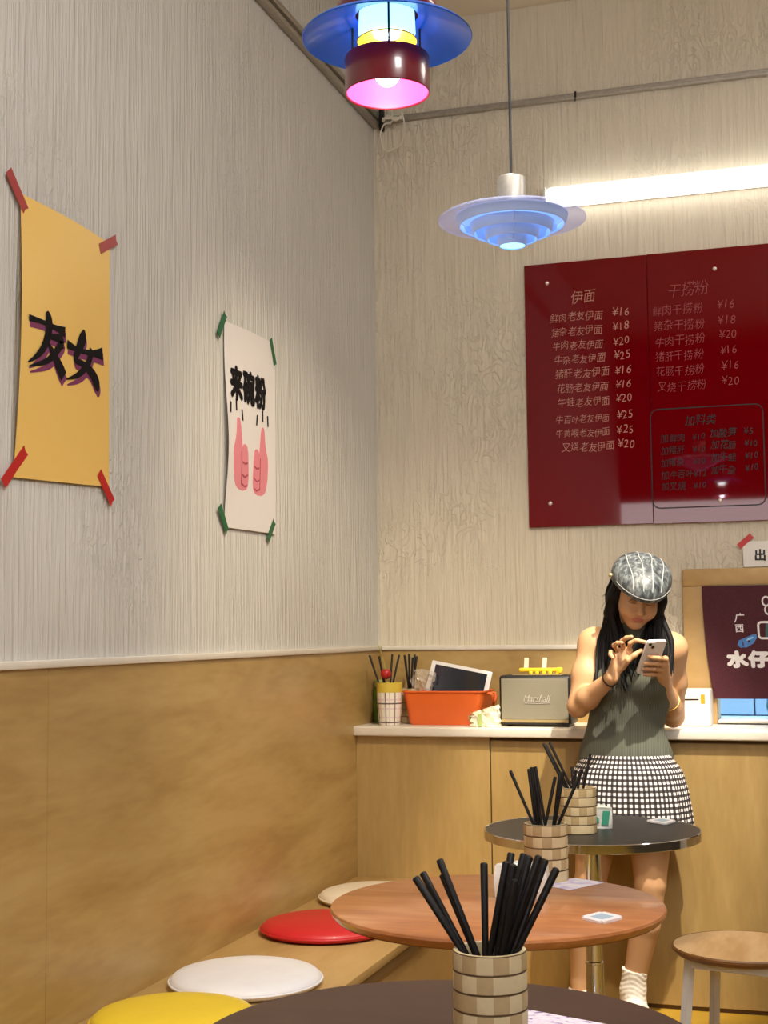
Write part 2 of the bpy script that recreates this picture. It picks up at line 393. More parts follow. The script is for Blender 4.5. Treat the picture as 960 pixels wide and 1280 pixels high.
# stool
M['stool_wood'] = wood('pale_seat_wood', S(206, 160, 106), S(222, 180, 128), S(232, 196, 148), (2.2, .5, 1), (0, 0, .3), .4, 1, 3)
M['stool_rim'] = wood('brown_rim_wood', S(112, 72, 38), S(130, 88, 48), S(144, 100, 58), (1, 1, 1), (0, 0, 0), .45, 1, 3)
M['white_steel'] = plain('white_steel', S(226, 226, 230), .35)
x, y, r = -.262, 4.105, .2
t = thing('stool', 'white steel stool with a round pale wood seat, right of the tables', 'stool', (x, y, 0))
obj('seat', lathe([(0, .436), (r-.03, .436), (r-.008, .449), (r-.006, .451), (r-.02, .4485), (0, .4475)], (x, y, 0), 72), M['stool_wood'], t)
obj('rim', lathe([(r-.04, .428), (r-.01, .431), (r, .442), (r, .448), (r-.004, .452), (r-.008, .449), (r-.03, .436), (r-.04, .433)], (x, y, 0), 72, closed=True), M['stool_rim'], t, label='darker brown seat rim')
ang = math.radians(-13)
R2 = lambda u, v: (x + u*math.cos(ang) - v*math.sin(ang), y + u*math.sin(ang) + v*math.cos(ang))
for u, v in ((-1, -1), (1, -1), (1, 1), (-1, 1)):
    a = R2(u*.118, v*.118); b = R2(u*.15, v*.15)
    bm = tube([(a[0], a[1], .428), (b[0], b[1], 0)], .0150, 4)
    obj('leg', bm, M['white_steel'], t, smooth=20)
bm = bmesh.new()
mt = Matrix.Translation((x, y, 0)) @ Matrix.Rotation(ang, 4, 'Z')
for s in (-1, 1):
    box(-.125, .125, s*.118-.009, s*.118+.009, .402, .427, .002, 1, bm, mat=mt); box(s*.118-.009, s*.118+.009, -.11, .11, .402, .427, .002, 1, bm, mat=mt)
obj('seat_frame', bm, M['white_steel'], t)
bm = bmesh.new()
for s in (-1, 1): box(-.135, .135, s*.142-.006, s*.142+.006, .14, .152, .002, 1, bm, mat=mt); box(s*.142-.006, s*.142+.006, -.135, .135, .14, .152, .002, 1, bm, mat=mt)
obj('stretcher', bm, M['white_steel'], t)

# ------------------------------------------------------------------ chopstick holders and chopsticks
M['bam_a'] = plain('light_bamboo', S(218, 198, 156), .55, noise=.06, nscale=40)
M['bam_b'] = plain('tan_bamboo', S(188, 162, 118), .55, noise=.08, nscale=40)
M['bam_line'] = plain('dark_bamboo_joint', S(98, 70, 42), .7)
M['stick'] = plain('black_lacquer', S(15, 11, 11), .5, spec=.35)
def holder(x, y, z0, r, h, label, rows=5, seg=14, rot=0):
    """cylinder of checkered bamboo squares in stacked rings"""
    t = thing('chopstick_holder', label, 'holder', (x, y, z0))
    bm = bmesh.new(); sub = 3; n = seg*sub; rh = h/rows
    prof = []
    for k in range(rows):
        a = z0 + k*rh
        prof += [(r-.0022, a, 2), (r, a+.0016, None), (r+.0006, a+rh*.5, None), (r, a+rh-.0016, None)]
    prof.append((r-.0022, z0+h-.0004, 2))
    ring = [[bm.verts.new((x+q[0]*math.cos(2*PI*k/n+rot), y+q[0]*math.sin(2*PI*k/n+rot), q[1])) for k in range(n)] for q in prof]
    for i in range(len(prof)-1):
        row = i//4; sec = i % 4
        for k in range(n):
            f = bm.faces.new((ring[i][k], ring[i][(k+1) % n], ring[i+1][(k+1) % n], ring[i+1][k]))
            f.material_index = 2 if sec in (0, 3) and False else ((k//sub + row + (1 if (k//sub*7+row*5) % 11 == 0 else 0)) % 2)
            if sec == 3 or sec == 0: f.material_index = 2 if sec == 3 else f.material_index
    obj('wall', bm, [M['bam_a'], M['bam_b'], M['bam_line']], t, smooth=25)
    bm = lathe([(r-.0022, z0+h-.0005), (r-.001, z0+h), (r-.007, z0+h), (r-.008, z0+h-.002), (r-.008, z0+.006), (0, z0+.006), (0, z0), (r-.0022, z0)], (x, y, 0), 42)
    obj('liner', bm, M['bam_a'], t)
    return t
def chopstick(p0, p1, label, group, th=.0042):
    p0, p1 = Vector(p0), Vector(p1); d = (p1-p0).normalized()
    bm = tube([p0, p0+(p1-p0)*.45, p1-d*.002, p1], [th*.62, th*.85, th, th*.7], 8)
    tag(obj('chopstick', bm, M['stick'], None, tuple(p0), smooth=50), label, 'chopstick', group)
# chopstick tips: (right, away, up) from the holder's foot, then the offset of the lower end
TIPS_C = [(-0.104, -0.02, 0.234, 0.036, 0.016), (-0.103, 0.015, 0.235, 0.036, -0.012), (-0.07, -0.01, 0.259, 0.027, 0.008), (-0.074, 0.02, 0.233, 0.036, -0.016), (-0.006, 0.0, 0.255, -0.006, -0.0), (0.028, 0.03, 0.266, -0.011, -0.024), (0.032, -0.02, 0.261, -0.027, 0.016), (0.044, -0.03, 0.259, -0.017, 0.024), (0.049, 0.02, 0.267, -0.016, -0.016), (0.061, 0.0, 0.267, -0.013, -0.0), (0.078, -0.015, 0.27, -0.023, 0.012), (0.081, 0.015, 0.261, -0.01, -0.012), (0.101, -0.005, 0.252, -0.024, 0.004), (0.047, -0.035, 0.239, -0.01, 0.028)]
TIPS_B = [(-0.083, 0.0, 0.253, 0.023, -0.0), (-0.042, 0.02, 0.256, -0.007, -0.016), (-0.028, -0.02, 0.264, -0.007, 0.016), (-0.022, 0.0, 0.264, 0.018, -0.0), (-0.034, 0.03, 0.259, 0.012, -0.024), (0.024, 0.01, 0.24, -0.027, -0.008), (0.047, -0.01, 0.255, -0.001, 0.008), (0.034, 0.02, 0.25, 0.004, -0.016), (0.091, 0.0, 0.259, -0.026, -0.0)]
TIPS_A = [(-0.099, 0.0, 0.255, 0.023, -0.0), (-0.096, 0.02, 0.251, 0.036, -0.016), (-0.078, -0.01, 0.259, 0.035, 0.008), (0.04, 0.0, 0.227, -0.012, -0.0), (0.007, 0.02, 0.178, -0.017, -0.016), (0.0, -0.02, 0.18, -0.031, 0.016), (-0.017, 0.01, 0.188, -0.009, -0.008)]
hx = {}
for nm, x, y, h, label, rot in (
        ('C', -.482, 1.99, .134, 'checkered bamboo chopstick holder on the dark brown table nearest the camera', .1),
        ('B', -.660, 3.309, .132, 'pale checkered bamboo chopstick holder at the back of the orange-brown wood table', .25),
        ('A', -.719, 4.092, .130, 'checkered bamboo chopstick holder on the black table', .0)):
    holder(x, y, .7505, .053 if nm != 'B' else .0515, h, label, rot=rot); hx[nm] = (x, y)
# tip of each stick, as an offset (right, away, up) from the middle of the holder's foot
def sticks(nm, tips, label, group, th):
    x, y = hx[nm]
    for i, (u, v, hgt, bu, bv) in enumerate(tips):
        chopstick((x+bu, y+bv, .758), (x+u, y+v, .7505+hgt), label, group, th)
sticks('C', TIPS_C, 'black chopstick in the checkered holder on the dark brown table', 'chopsticks in the holder on the dark brown table', .0057)
sticks('B', TIPS_B, 'black chopstick in the holder on the orange-brown wood table', 'chopsticks in the holder on the wood table', .0042)
sticks('A', TIPS_A, 'black chopstick in the holder on the black table', 'chopsticks in the holder on the black table', .0042)
# ------------------------------------------------------------------ things on the tables
M['white_card'] = plain('white_card', S(238, 236, 240), .35)
M['blue_print'] = plain('faded_blue_print', S(164, 186, 204), .5)
def quad_card(pts, z, th, name, m, label, cat, group=None, bev=.004):
    t = bmesh.new(); vs = [t.verts.new((p[0], p[1], z)) for p in pts]; f = t.faces.new(vs)
    bmesh.ops.bevel(t, geom=vs, offset=bev, segments=4, affect='VERTICES')
    r = bmesh.ops.extrude_face_region(t, geom=t.faces[:]); bmesh.ops.translate(t, verts=[v for v in r['geom'] if isinstance(v, bmesh.types.BMVert)], vec=(0, 0, th))
    bmesh.ops.recalc_face_normals(t, faces=t.faces)
    cx, cy = sum(p[0] for p in pts)/len(pts), sum(p[1] for p in pts)/len(pts)
    return tag(obj(name, t, m, None, (cx, cy, z)), label, cat, group)
def pad_print(o, pts, z, label=None):
    """pale blue printed patch in the middle of a card"""
    cx, cy = sum(p[0] for p in pts)/4, sum(p[1] for p in pts)/4
    q = [(cx+(p[0]-cx)*.55, cy+(p[1]-cy)*.55) for p in pts]
    t = bmesh.new(); t.faces.new([t.verts.new((p[0], p[1], z)) for p in q]); obj('printed_patch', t, M['blue_print'], o)
p = [(-.508, 2.883), (-.457, 2.840), (-.420, 2.906), (-.474, 2.950)]
o = quad_card(p, .7505, .005, 'table_card', M['white_card'], 'small white rounded card lying near the front right edge of the orange-brown wood table', 'card', bev=.008); pad_print(o, p, .7557)
p = [(-.558, 4.348), (-.491, 4.292), (-.466, 4.369), (-.520, 4.421)]
o = quad_card(p, .7515, .005, 'table_card', M['white_card'], 'small white rounded card lying on the black table in front of the skirt', 'card', bev=.008); pad_print(o, p, .7567)
kp = NT('printed_leaflet'); nz = kp.n('ShaderNodeTexNoise'); nz.inputs['Scale'].default_value = 60; nz.inputs['Detail'].default_value = 2
kp.l(kp.coords((1, 1.6, 1)), nz.inputs[0])
kp.l(kp.ramp(nz.outputs[0], [(.34, S(120, 96, 160)), (.40, S(222, 205, 232)), (.6, S(240, 232, 240))]), kp.b.inputs['Base Color'])
M['leaflet'] = kp.m
kp = NT('pale_leaflet'); nz = kp.n('ShaderNodeTexNoise'); nz.inputs['Scale'].default_value = 24; nz.inputs['Detail'].default_value = 2
kp.l(kp.coords((1, 1, 1)), nz.inputs[0])
kp.l(kp.ramp(nz.outputs[0], [(.36, S(196, 186, 226)), (.48, S(228, 220, 240)), (.6, S(240, 236, 242))]), kp.b.inputs['Base Color'])
M['leaflet2'] = kp.m
quad_card([(-.66, 3.235), (-.583, 3.190), (-.522, 3.305), (-.60, 3.345)], .7503, .0008, 'leaflet', M['leaflet2'], 'pale lilac leaflet lying beside the holder at the back of the orange-brown wood table', 'leaflet', bev=.0015)
quad_card([(-.47, 2.185), (-.455, 1.99), (-.31, 1.99), (-.335, 2.135)], .7503, .0008, 'leaflet', M['leaflet'], 'lilac printed leaflet lying beside the holder on the dark brown table', 'leaflet', bev=.0015)

M['pack_white'] = plain('white_soft_pack', S(236, 238, 232), .4)
M['pack_green'] = plain('green_print', S(70, 168, 140), .45)
def soft_pack(x, y, z, wx, wy, h, rot, label, band=True):
    t = thing('tissue_pack', label, 'tissue pack', (x, y, z)); bm = bmesh.new(); bmesh.ops.create_cube(bm, size=1)
    bmesh.ops.subdivide_edges(bm, edges=bm.edges[:], cuts=5, use_grid_fill=True)
    c, s = math.cos(rot), math.sin(rot)
    for v in bm.verts:
        a, b, d = v.co.x, v.co.y, v.co.z
        puff = 1 - .35*(abs(a)*2)**4*(abs(d)*2)**2
        px, py, pz = a*wx*(1-.05*abs(d)), b*wy*puff, (d+.5)*h*(1-.06*(2*a)**2*(d+.5)) + .0
        q = .0025*math.sin(40*a+17*d+9*b)
        v.co = (x + c*px - s*(py+q), y + s*px + c*(py+q), z + pz)
    obj('pack', bm, M['pack_white'], t, smooth=60)
    if band:
        f = lambda u, v, hh: Vector((x + c*(u*wx) + s*(wy*.5+.003+hh), y + s*(u*wx) - c*(wy*.5+.003+hh), z + v*h))
        bm = prism([(-.08, .18), (.30, .18), (.40, .84), (.02, .84)], f, .0006); prism([(-.40, .3), (-.2, .26), (-.2, .5), (-.38, .6)], f, .0006, bm)
        obj('printed_band', bm, M['pack_green'], t, label='green printed patch')
    top = sheet(lambda a, b: Vector((x + c*(a-.5)*wx*.42 - s*(b-.5)*.008, y + s*(a-.5)*wx*.42 + c*(b-.5)*.008, z + h*.95 + .012*math.sin(PI*a)*(1+.3*math.sin(11*a)))) if b > .3 else Vector((x+c*(a-.5)*wx*.42, y+s*(a-.5)*wx*.42, z+h*.9)), 10, 2, thick=.0012)
    obj('pulled_tissue', top, M['pack_white'], t)
soft_pack(-.672, 3.09, .7505, .118, .05, .072, .06, 'white tissue pack with green print behind the front chopsticks on the orange-brown wood table')
soft_pack(-.664, 4.20, .7505, .055, .03, .062, .1, 'small white tissue pack right of the holder on the black table')

# ------------------------------------------------------------------ things on the counter
Z = .9795
M['green_glass'] = plain('olive_green_jar', S(86, 110, 34), .25, noise=.15)
M['lid'] = plain('pale_green_lid', S(150, 160, 96), .4)
t = thing('jar', 'olive green jar with a pale lid in the corner behind the plaid cup', 'jar', (-1.716, 5.31, Z))
obj('body', lathe([(0, 0), (.026, 0), (.028, .006), (.028, .125), (.022, .14), (0, .14)], (-1.716, 5.31, Z), 32), M['green_glass'], t)
obj('lid', lathe([(0, .14), (.023, .14), (.024, .146), (.024, .162), (.02, .167), (0, .167)], (-1.716, 5.31, Z), 32), M['lid'], t)
k = NT('plaid_cup'); tc = k.n('ShaderNodeTexCoord'); sp = k.n('ShaderNodeSeparateXYZ'); k.l(tc.outputs['UV'], sp.inputs[0])
def band(src, per, ph, wd):
    a = k.n('ShaderNodeMath', operation='MULTIPLY'); k.l(src, a.inputs[0]); a.inputs[1].default_value = 1/per
    b = k.n('ShaderNodeMath', operation='ADD'); k.l(a.outputs[0], b.inputs[0]); b.inputs[1].default_value = ph
    c = k.n('ShaderNodeMath', operation='FRACT'); k.l(b.outputs[0], c.inputs[0])
    d = k.n('ShaderNodeMath', operation='LESS_THAN'); k.l(c.outputs[0], d.inputs[0]); d.inputs[1].default_value = wd
    return d.outputs[0]
def over(fac, a, b):
    x = k.n('ShaderNodeMix', data_type='RGBA'); k.l(fac, x.inputs[0])
    if isinstance(a, tuple): x.inputs[6].default_value = a
    else: k.l(a, x.inputs[6])
    x.inputs[7].default_value = b; return x.outputs[2]
lo = k.n('ShaderNodeMath', operation='LESS_THAN'); k.l(sp.outputs['Y'], lo.inputs[0]); lo.inputs[1].default_value = .118
col = over(band(sp.outputs['X'], .020, .45, .16), S(238, 230, 216), S(206, 196, 188))
col = over(band(sp.outputs['Y'], .034, .2, .2), col, S(226, 206, 206))
col = over(band(sp.outputs['X'], .040, .12, .09), col, S(66, 50, 50))
col = over(band(sp.outputs['Y'], .072, .87, .07), col, S(98, 76, 74))
yl = k.n('ShaderNodeMath', operation='GREATER_THAN'); k.l(sp.outputs['Y'], yl.inputs[0]); yl.inputs[1].default_value = .126
k.l(over(yl.outputs[0], col, S(212, 186, 72)), k.b.inputs['Base Color']); k.b.inputs['Roughness'].default_value = .35
M['plaid'] = k.m
def uv_lathe(prof, ctr, seg, ruf=None, vofs=0):
    """lathe that also carries metric UVs (arc length, height); ruf(theta, i) scales the radius"""
    bm = bmesh.new(); uvl = bm.loops.layers.uv.new('UVMap'); R = max(p[0] for p in prof)
    rows = [[bm.verts.new((ctr[0]+r*(ruf(2*PI*k/seg, i)[0] if ruf else 1)*math.cos(2*PI*k/seg), ctr[1]+r*(ruf(2*PI*k/seg, i)[1] if ruf else 1)*math.sin(2*PI*k/seg), ctr[2]+z)) for k in range(seg)] for i, (r, z) in enumerate(prof)]
    L = [0]
    for a, b in zip(prof[:-1], prof[1:]): L.append(L[-1] + math.hypot(b[0]-a[0], b[1]-a[1]))
    for i in range(len(prof)-1):
        for kk in range(seg):
            j = (kk+1) % seg
            f = bm.faces.new((rows[i][kk], rows[i][j], rows[i+1][j], rows[i+1][kk]))
            for lp, (a, b) in zip(f.loops, ((kk, i), (kk+1, i), (kk+1, i+1), (kk, i+1))): lp[uvl].uv = (a/seg*2*PI*R, L[b]+vofs)
    return bm, rows
def obj_uv(name, bm, mats, parent, smooth=35, label=None):
    me = bpy.data.meshes.new(name); bmesh.ops.translate(bm, verts=bm.verts, vec=-wloc(parent)); bm.to_mesh(me); bm.free()
    for m in (mats if isinstance(mats, list) else [mats]): me.materials.append(m)
    me.polygons.foreach_set('use_smooth', [True]*len(me.polygons)); me.set_sharp_from_angle(angle=math.radians(smooth))
    o = bpy.data.objects.new(name, me); C.objects.link(o); o.parent = parent
    if label: o['label'] = label
    return o
cx, cy = -1.632, 5.17
t = thing('cup', 'white plaid cup with a yellow rim at the left end of the counter', 'cup', (cx, cy, Z))
bm, rows = uv_lathe([(.039, 0), (.041, .003), (.0475, .08), (.0505, .160), (.0505, .163), (.048, .163), (.046, .15), (.038, .01)], (cx, cy, Z), 48)
bm.faces.new(rows[0][::-1]); bm.faces.new(rows[-1]); obj_uv('wall', bm, M['plaid'], t)
for i, (a, b) in enumerate((((-1.715, 5.18, 1.247), (-1.62, 5.16, .99)), ((-1.688, 5.22, 1.242), (-1.625, 5.16, .99)), ((-1.682, 5.20, 1.24), (-1.618, 5.17, .99)), ((-1.634, 5.22, 1.250), (-1.640, 5.17, .99)), ((-1.606, 5.22, 1.247), (-1.65, 5.16, .99)))):
    chopstick(b, a, 'black chopstick standing in the plaid cup on the counter', 'chopsticks in the plaid cup', .0042)
M['cherry'] = plain('red_ball', S(176, 34, 36), .4, noise=.08); M['stem'] = plain('yellow_green_stem', S(150, 146, 50), .5)
t = thing('decorative_cherry', 'red cherry ball on a thin yellow-green stem in the plaid cup', 'decoration', (-1.637, 5.15, 1.155))
bm = bmesh.new(); bmesh.ops.create_uvsphere(bm, u_segments=24, v_segments=16, radius=.021, matrix=Matrix.Translation((-1.637, 5.145, 1.176)))
for v in bm.verts:
    d = math.hypot(v.co.x+1.637, v.co.y-5.145)
    if v.co.z > 1.176: v.co.z -= .006*max(0, 1-d/.012)
obj('fruit', bm, M['cherry'], t, smooth=80)
obj('stem', tube(smooth_path([(-1.637, 5.145, 1.19), (-1.648, 5.15, 1.225), (-1.664, 5.155, 1.27), (-1.672, 5.16, 1.285)], 10), .0018, 6), M['stem'], t)
hx['D'] = (-1.59, 5.30)
holder(-1.59, 5.30, Z, .041, .135, 'brown checkered bamboo chopstick holder squeezed between the plaid cup and the orange bin', rows=5, seg=12)
for a in ((-1.612, 5.31, 1.245), (-1.603, 5.29, 1.243), (-1.596, 5.32, 1.249), (-1.588, 5.30, 1.241), (-1.575, 5.33, 1.246), (-1.558, 5.30, 1.240), (-1.566, 5.27, 1.236)):
    chopstick((-1.585+rng.uniform(-.012, .012), 5.30+rng.uniform(-.015, .015), Z+.008), a, 'black chopstick in the holder beside the orange bin', 'chopsticks in the holder beside the orange bin', .0042)

M['orange'] = plain('orange_plastic', S(228, 106, 42), .38)
t = thing('storage_bin', 'orange plastic bin on the counter holding the tablet', 'bin', (-1.423, 5.27, Z))
def rrect(hx_, hy_, rad, n=6):
    out = []
    for cx_, cy_, a0 in ((hx_-rad, hy_-rad, 0), (-hx_+rad, hy_-rad, PI/2), (-hx_+rad, -hy_+rad, PI), (hx_-rad, -hy_+rad, 1.5*PI)):
        out += [(cx_+rad*math.cos(a0+PI/2*k/n), cy_+rad*math.sin(a0+PI/2*k/n)) for k in range(n+1)]
    return out
def loft(rings, ctr, cap0=True, cap1=False):
    bm = bmesh.new(); R = [[bm.verts.new((ctr[0]+p[0], ctr[1]+p[1], ctr[2]+z)) for p in pts] for pts, z in rings]; n = len(R[0])
    for a, b in zip(R[:-1], R[1:]):
        for k_ in range(n): bm.faces.new((a[k_], a[(k_+1) % n], b[(k_+1) % n], b[k_]))
    if cap0: bm.faces.new(R[0][::-1])
    if cap1: bm.faces.new(R[-1])
    bmesh.ops.recalc_face_normals(bm, faces=bm.faces); return bm
obj('body', loft([(rrect(.136, .078, .02), 0), (rrect(.140, .082, .024), .006), (rrect(.160, .094, .026), .122), (rrect(.166, .100, .028), .125), (rrect(.166, .100, .028), .130), (rrect(.160, .094, .026), .130), (rrect(.157, .091, .026), .124), (rrect(.136, .078, .02), .008)], (-1.423, 5.27, Z), True, True), M['orange'], t)
obj('handle', tube(smooth_path([(-1.261, 5.24, Z+.118), (-1.243, 5.24, Z+.115), (-1.241, 5.25, Z+.09), (-1.245, 5.27, Z+.075), (-1.241, 5.29, Z+.09), (-1.243, 5.30, Z+.115), (-1.261, 5.30, Z+.118)], 20), .006, 8), M['orange'], t)
# tablet leaning in the bin
M['tab_white'] = plain('white_tablet_bezel', S(236, 232, 230), .25); M['screen'] = plain('dark_screen', S(20, 24, 40), .06, coat=.5)
mt = Matrix.Translation((-1.397, 5.31, 1.116)) @ Matrix.Rotation(math.radians(11), 4, 'Y') @ Matrix.Rotation(math.radians(-14), 4, 'X')
t = thing('tablet', 'white tablet with a dark screen leaning in the orange bin', 'tablet', (-1.397, 5.31, 1.116))
obj('body', box(-.124, .124, -.004, .004, -.088, .088, .003, 2, mat=mt), M['tab_white'], t)
obj('screen', box(-.106, .106, -.0048, -.0038, -.074, .074, mat=mt), M['screen'], t)
# crumpled clear bag
M['clear_bag'] = glassy('clear_plastic_film', S(225, 215, 200), .28, .08)
def crumple(x, y, z, wx, wy, h, seed):
    bm = bmesh.new(); bmesh.ops.create_icosphere(bm, subdivisions=4, radius=1); r = random.Random(seed); ph = [r.uniform(0, 6) for _ in range(8)]
    for v in bm.verts:
        c_ = v.co.copy(); q = 1 + .13*math.sin(5*c_.x+ph[0]+3*c_.z) + .1*math.sin(8*c_.y+ph[1]-5*c_.z) + .07*math.sin(13*c_.z+ph[2]+7*c_.x) + .05*math.sin(19*c_.x+ph[3]+11*c_.y)
        v.co = (x+c_.x*wx*q, y+c_.y*wy*q, z+h/2+c_.z*h/2*q)
    return bm
tag(obj('plastic_bag', crumple(-1.528, 5.285, 1.105, .045, .035, .085, 3), M['clear_bag'], None, (-1.528, 5.285, 1.105), smooth=15), 'crumpled clear plastic bag in the orange bin left of the tablet', 'bag')
# folded paper packet
M['cream_pack'] = plain('cream_paper_pack', S(232, 224, 194), .5, noise=.03); M['kraft'] = plain('tan_core', S(150, 124, 84), .6)
t = thing('paper_pack', 'cream crumpled paper pack between the orange bin and the speaker', 'pack', (-1.24, 5.125, Z))
bm = bmesh.new(); bmesh.ops.create_cube(bm, size=1); bmesh.ops.subdivide_edges(bm, edges=bm.edges[:], cuts=7, use_grid_fill=True)
for v in bm.verts:
    a, b, d = v.co
    q = 1 - .25*(abs(2*a))**6
    v.co = (-1.241 + a*.105*(1-.1*d) + .004*math.sin(20*d), 5.127 + b*.064*q + .003*math.sin(15*a+9*d), Z+.0005 + (d+.5)*(.064 + .028*a)*(1+.06*math.sin(14*a+6*b)))
obj('wrapper', bm, M['cream_pack'], t, smooth=25)
ring = lathe([(.008, -.002), (.021, -.002), (.021, .002), (.008, .002)], (0, 0, 0), 24, closed=True); bmesh.ops.transform(ring, matrix=Matrix.Translation((-1.296, 5.12, Z+.024)) @ Matrix.Rotation(math.radians(70), 4, 'Y'), verts=ring.verts)
obj('paper_core', ring, M['kraft'], t, label='tan round end')
bm = box(-1.262, -1.248, 5.090, 5.0965, Z+.004, Z+.05); obj('printed_band', bm, plain('pale_green_print', S(176, 196, 120), .5), t)

# speaker
M['vinyl'] = plain('black_vinyl', S(24, 21, 20), .5, noise=.1, nscale=120)
k = NT('woven_grille'); ck = k.n('ShaderNodeTexChecker'); ck.inputs['Scale'].default_value = 420; k.l(k.coords(), ck.inputs[0])
ck.inputs['Color1'].default_value = S(148, 141, 120); ck.inputs['Color2'].default_value = S(112, 106, 90); k.l(ck.outputs[0], k.b.inputs['Base Color']); k.b.inputs['Roughness'].default_value = .8
M['grille'] = k.m; M['brass'] = plain('brass_strip', S(196, 176, 128), .35, .6); M['silver'] = plain('silver_script', S(226, 220, 206), .3, .6)
sx0, sx1, sy = -1.192, -.922, 5.14
t = thing('speaker', 'black box speaker with a grey woven grille and white script on the counter', 'speaker', ((sx0+sx1)/2, 5.21, Z))
obj('cabinet', box(sx0, sx1, sy, sy+.15, Z+.006, Z+.190, .012, 3), M['vinyl'], t)
obj('grille', box(sx0+.009, sx1-.009, sy-.0025, sy+.004, Z+.027, Z+.178, .0015, 1), M['grille'], t)
obj('brass_strip', box(sx0+.009, sx1-.009, sy-.003, sy+.004, Z+.016, Z+.027, .0008, 1), M['brass'], t)
bm = bmesh.new(); f = lambda u, v, h: Vector((u, sy-.0035-h, v))
write(bm, 'Marshall', .036, -1.101, Z+.093, f, .012, .38, sx=.83, h=.0015)
strokes([(-1.095, Z+.088), (-1.045, Z+.0865), (-.995, Z+.0885)], .003, f, bm)
obj('script_badge', bm, M['silver'], t, label='silver script badge')
obj('control_panel', box(sx0+.04, sx1-.04, sy+.045, sy+.09, Z+.190, Z+.1915), M['brass'], t)
for dx in (.02, .25): obj('foot', box(sx0+dx-.01, sx0+dx+.01, sy+.01, sy+.13, Z, Z+.007), M['vinyl'], t)
# yellow toy with two white tabs on the speaker
M['yellow'] = plain('yellow_plastic', S(232, 196, 38), .4); M['tabs'] = plain('white_wood_tab', S(240, 224, 196), .5)
t = thing('tag_stand', 'small yellow plastic holder with two white upright tabs lying on the speaker', 'holder', (-1.05, 5.23, Z+.1915))
zz = Z+.1915
bm = box(-1.133, -.968, 5.222, 5.24, zz+.008, zz+.024, .006, 3)
for xx in (-1.086, -1.062, -1.036, -1.012, -.984): box(xx-.007, xx+.007, 5.220, 5.242, zz, zz+.012, .003, 2, bm)
box(-.992, -.966, 5.218, 5.244, zz+.004, zz+.026, .006, 2, bm)
obj('strip', bm, M['yellow'], t)
for xx, a in ((-1.106, 4), (-1.037, 6)):
    obj('tab', box(-.0085, .0085, -.002, .002, 0, .042, .0015, 1, mat=Matrix.Translation((xx, 5.231, zz+.02)) @ Matrix.Rotation(math.radians(a), 4, 'Y')), M['tabs'], t)
# receipt printer
M['printer'] = plain('white_plastic', S(228, 222, 214), .35)
t = thing('receipt_printer', 'white box with a dark slot and an orange sticker on the counter behind the woman', 'printer', (-.495, 5.31, Z))
obj('body', box(-.575, -.428, 5.25, 5.375, Z, Z+.135, .006, 3), M['printer'], t)
obj('paper_slot', box(-.57, -.468, 5.2485, 5.256, Z+.096, Z+.1005), M['dark_metal'], t)
obj('sticker', box(-.461, -.446, 5.2488, 5.256, Z+.083, Z+.117), plain('orange_sticker', S(214, 152, 30), .5), t)
tag(obj('card', box(-.332, -.273, 5.20, 5.262, Z, Z+.004, .001, 1), M['cream_piece'], None, (-.3, 5.23, Z)), 'small cream card lying on the counter before the serving hatch', 'card')
M['teal'] = plain('teal_glaze', S(14, 98, 92), .1, coat=.6)
t = thing('jar', 'dark teal shiny rounded jar at the right edge behind the serving hatch', 'jar', (-.18, 5.53, .994))
obj('body', lathe([(0, 0), (.04, 0), (.055, .012), (.064, .045), (.058, .085), (.036, .112), (.03, .13), (.034, .142), (0, .142)], (-.18, 5.53, .9945), 40), M['teal'], t, smooth=60)
obj('knob', lathe([(0, .142), (.012, .143), (.016, .155), (.010, .166), (0, .168)], (-.18, 5.53, .9945), 24), M['teal'], t, smooth=60)

# ------------------------------------------------------------------ banner and paper sign at the hatch
k = NT('maroon_cloth'); wv = k.n('ShaderNodeTexNoise'); wv.inputs['Scale'].default_value = 160; k.l(k.coords(), wv.inputs[0])
k.l(k.ramp(wv.outputs[0], [(.3, S(66, 18, 30)), (.7, S(78, 26, 38))]), k.b.inputs['Base Color']); k.b.inputs['Roughness'].default_value = .85
M['maroon'] = k.m
def ban(u, v, h=0):
    """u,v in metres on the cloth from its top-left corner (v downwards)"""
    s_ = min(1, max(0, v/.42)); y = YB-.036 + .004*math.sin(u*26+1.2)*s_ - .006*s_
    return Vector((-.457 + u + .033*s_*s_*max(0, 1-u/.5), y - .0012 - h, 1.496 - v))
t = thing('banner', 'dark maroon cloth banner with white characters hanging in the serving hatch', 'banner', (.1, YB-.036, 1.49))
obj('cloth', sheet(lambda a, b: ban(a*1.19, b*.422), 60, 16, thick=.0015), M['maroon'], t)
M['print_white'] = plain('white_print', S(232, 226, 226), .7)
M['print_blue'] = plain('blue_print', S(72, 128, 196), .6); M['print_teal'] = plain('teal_print', S(58, 96, 92), .6); M['print_pale'] = plain('pale_blue_print', S(150, 196, 236), .6)
bf = lambda u, v, h: ban(u, -v, h)
def glyph(parent, m, *a, **kw):
    b_ = bmesh.new(); write(b_, *a, **kw); return obj('lettering', b_, m, parent)
glyph(t, M['print_white'], '广', .036, .112, -.134, bf, .012, .18, h=.002); glyph(t, M['print_white'], '西', .034, .113, -.172, bf, .012, h=.002)
glyph(t, M['print_white'], '水', .070, .072, -.298, bf, .07, sx=1.12, sy=.86, h=.002); glyph(t, M['print_white'], '仔', .070, .153, -.298, bf, .07, sx=1.12, sy=.86, h=.002)
rr = [(p[0]+.233+.012, p[1]-.168) for p in rrect(.046, .030, .012)]
obj('printed_outline', strokes(rr, .008, bf, bmesh.new(), True, h=.002), M['print_white'], t)
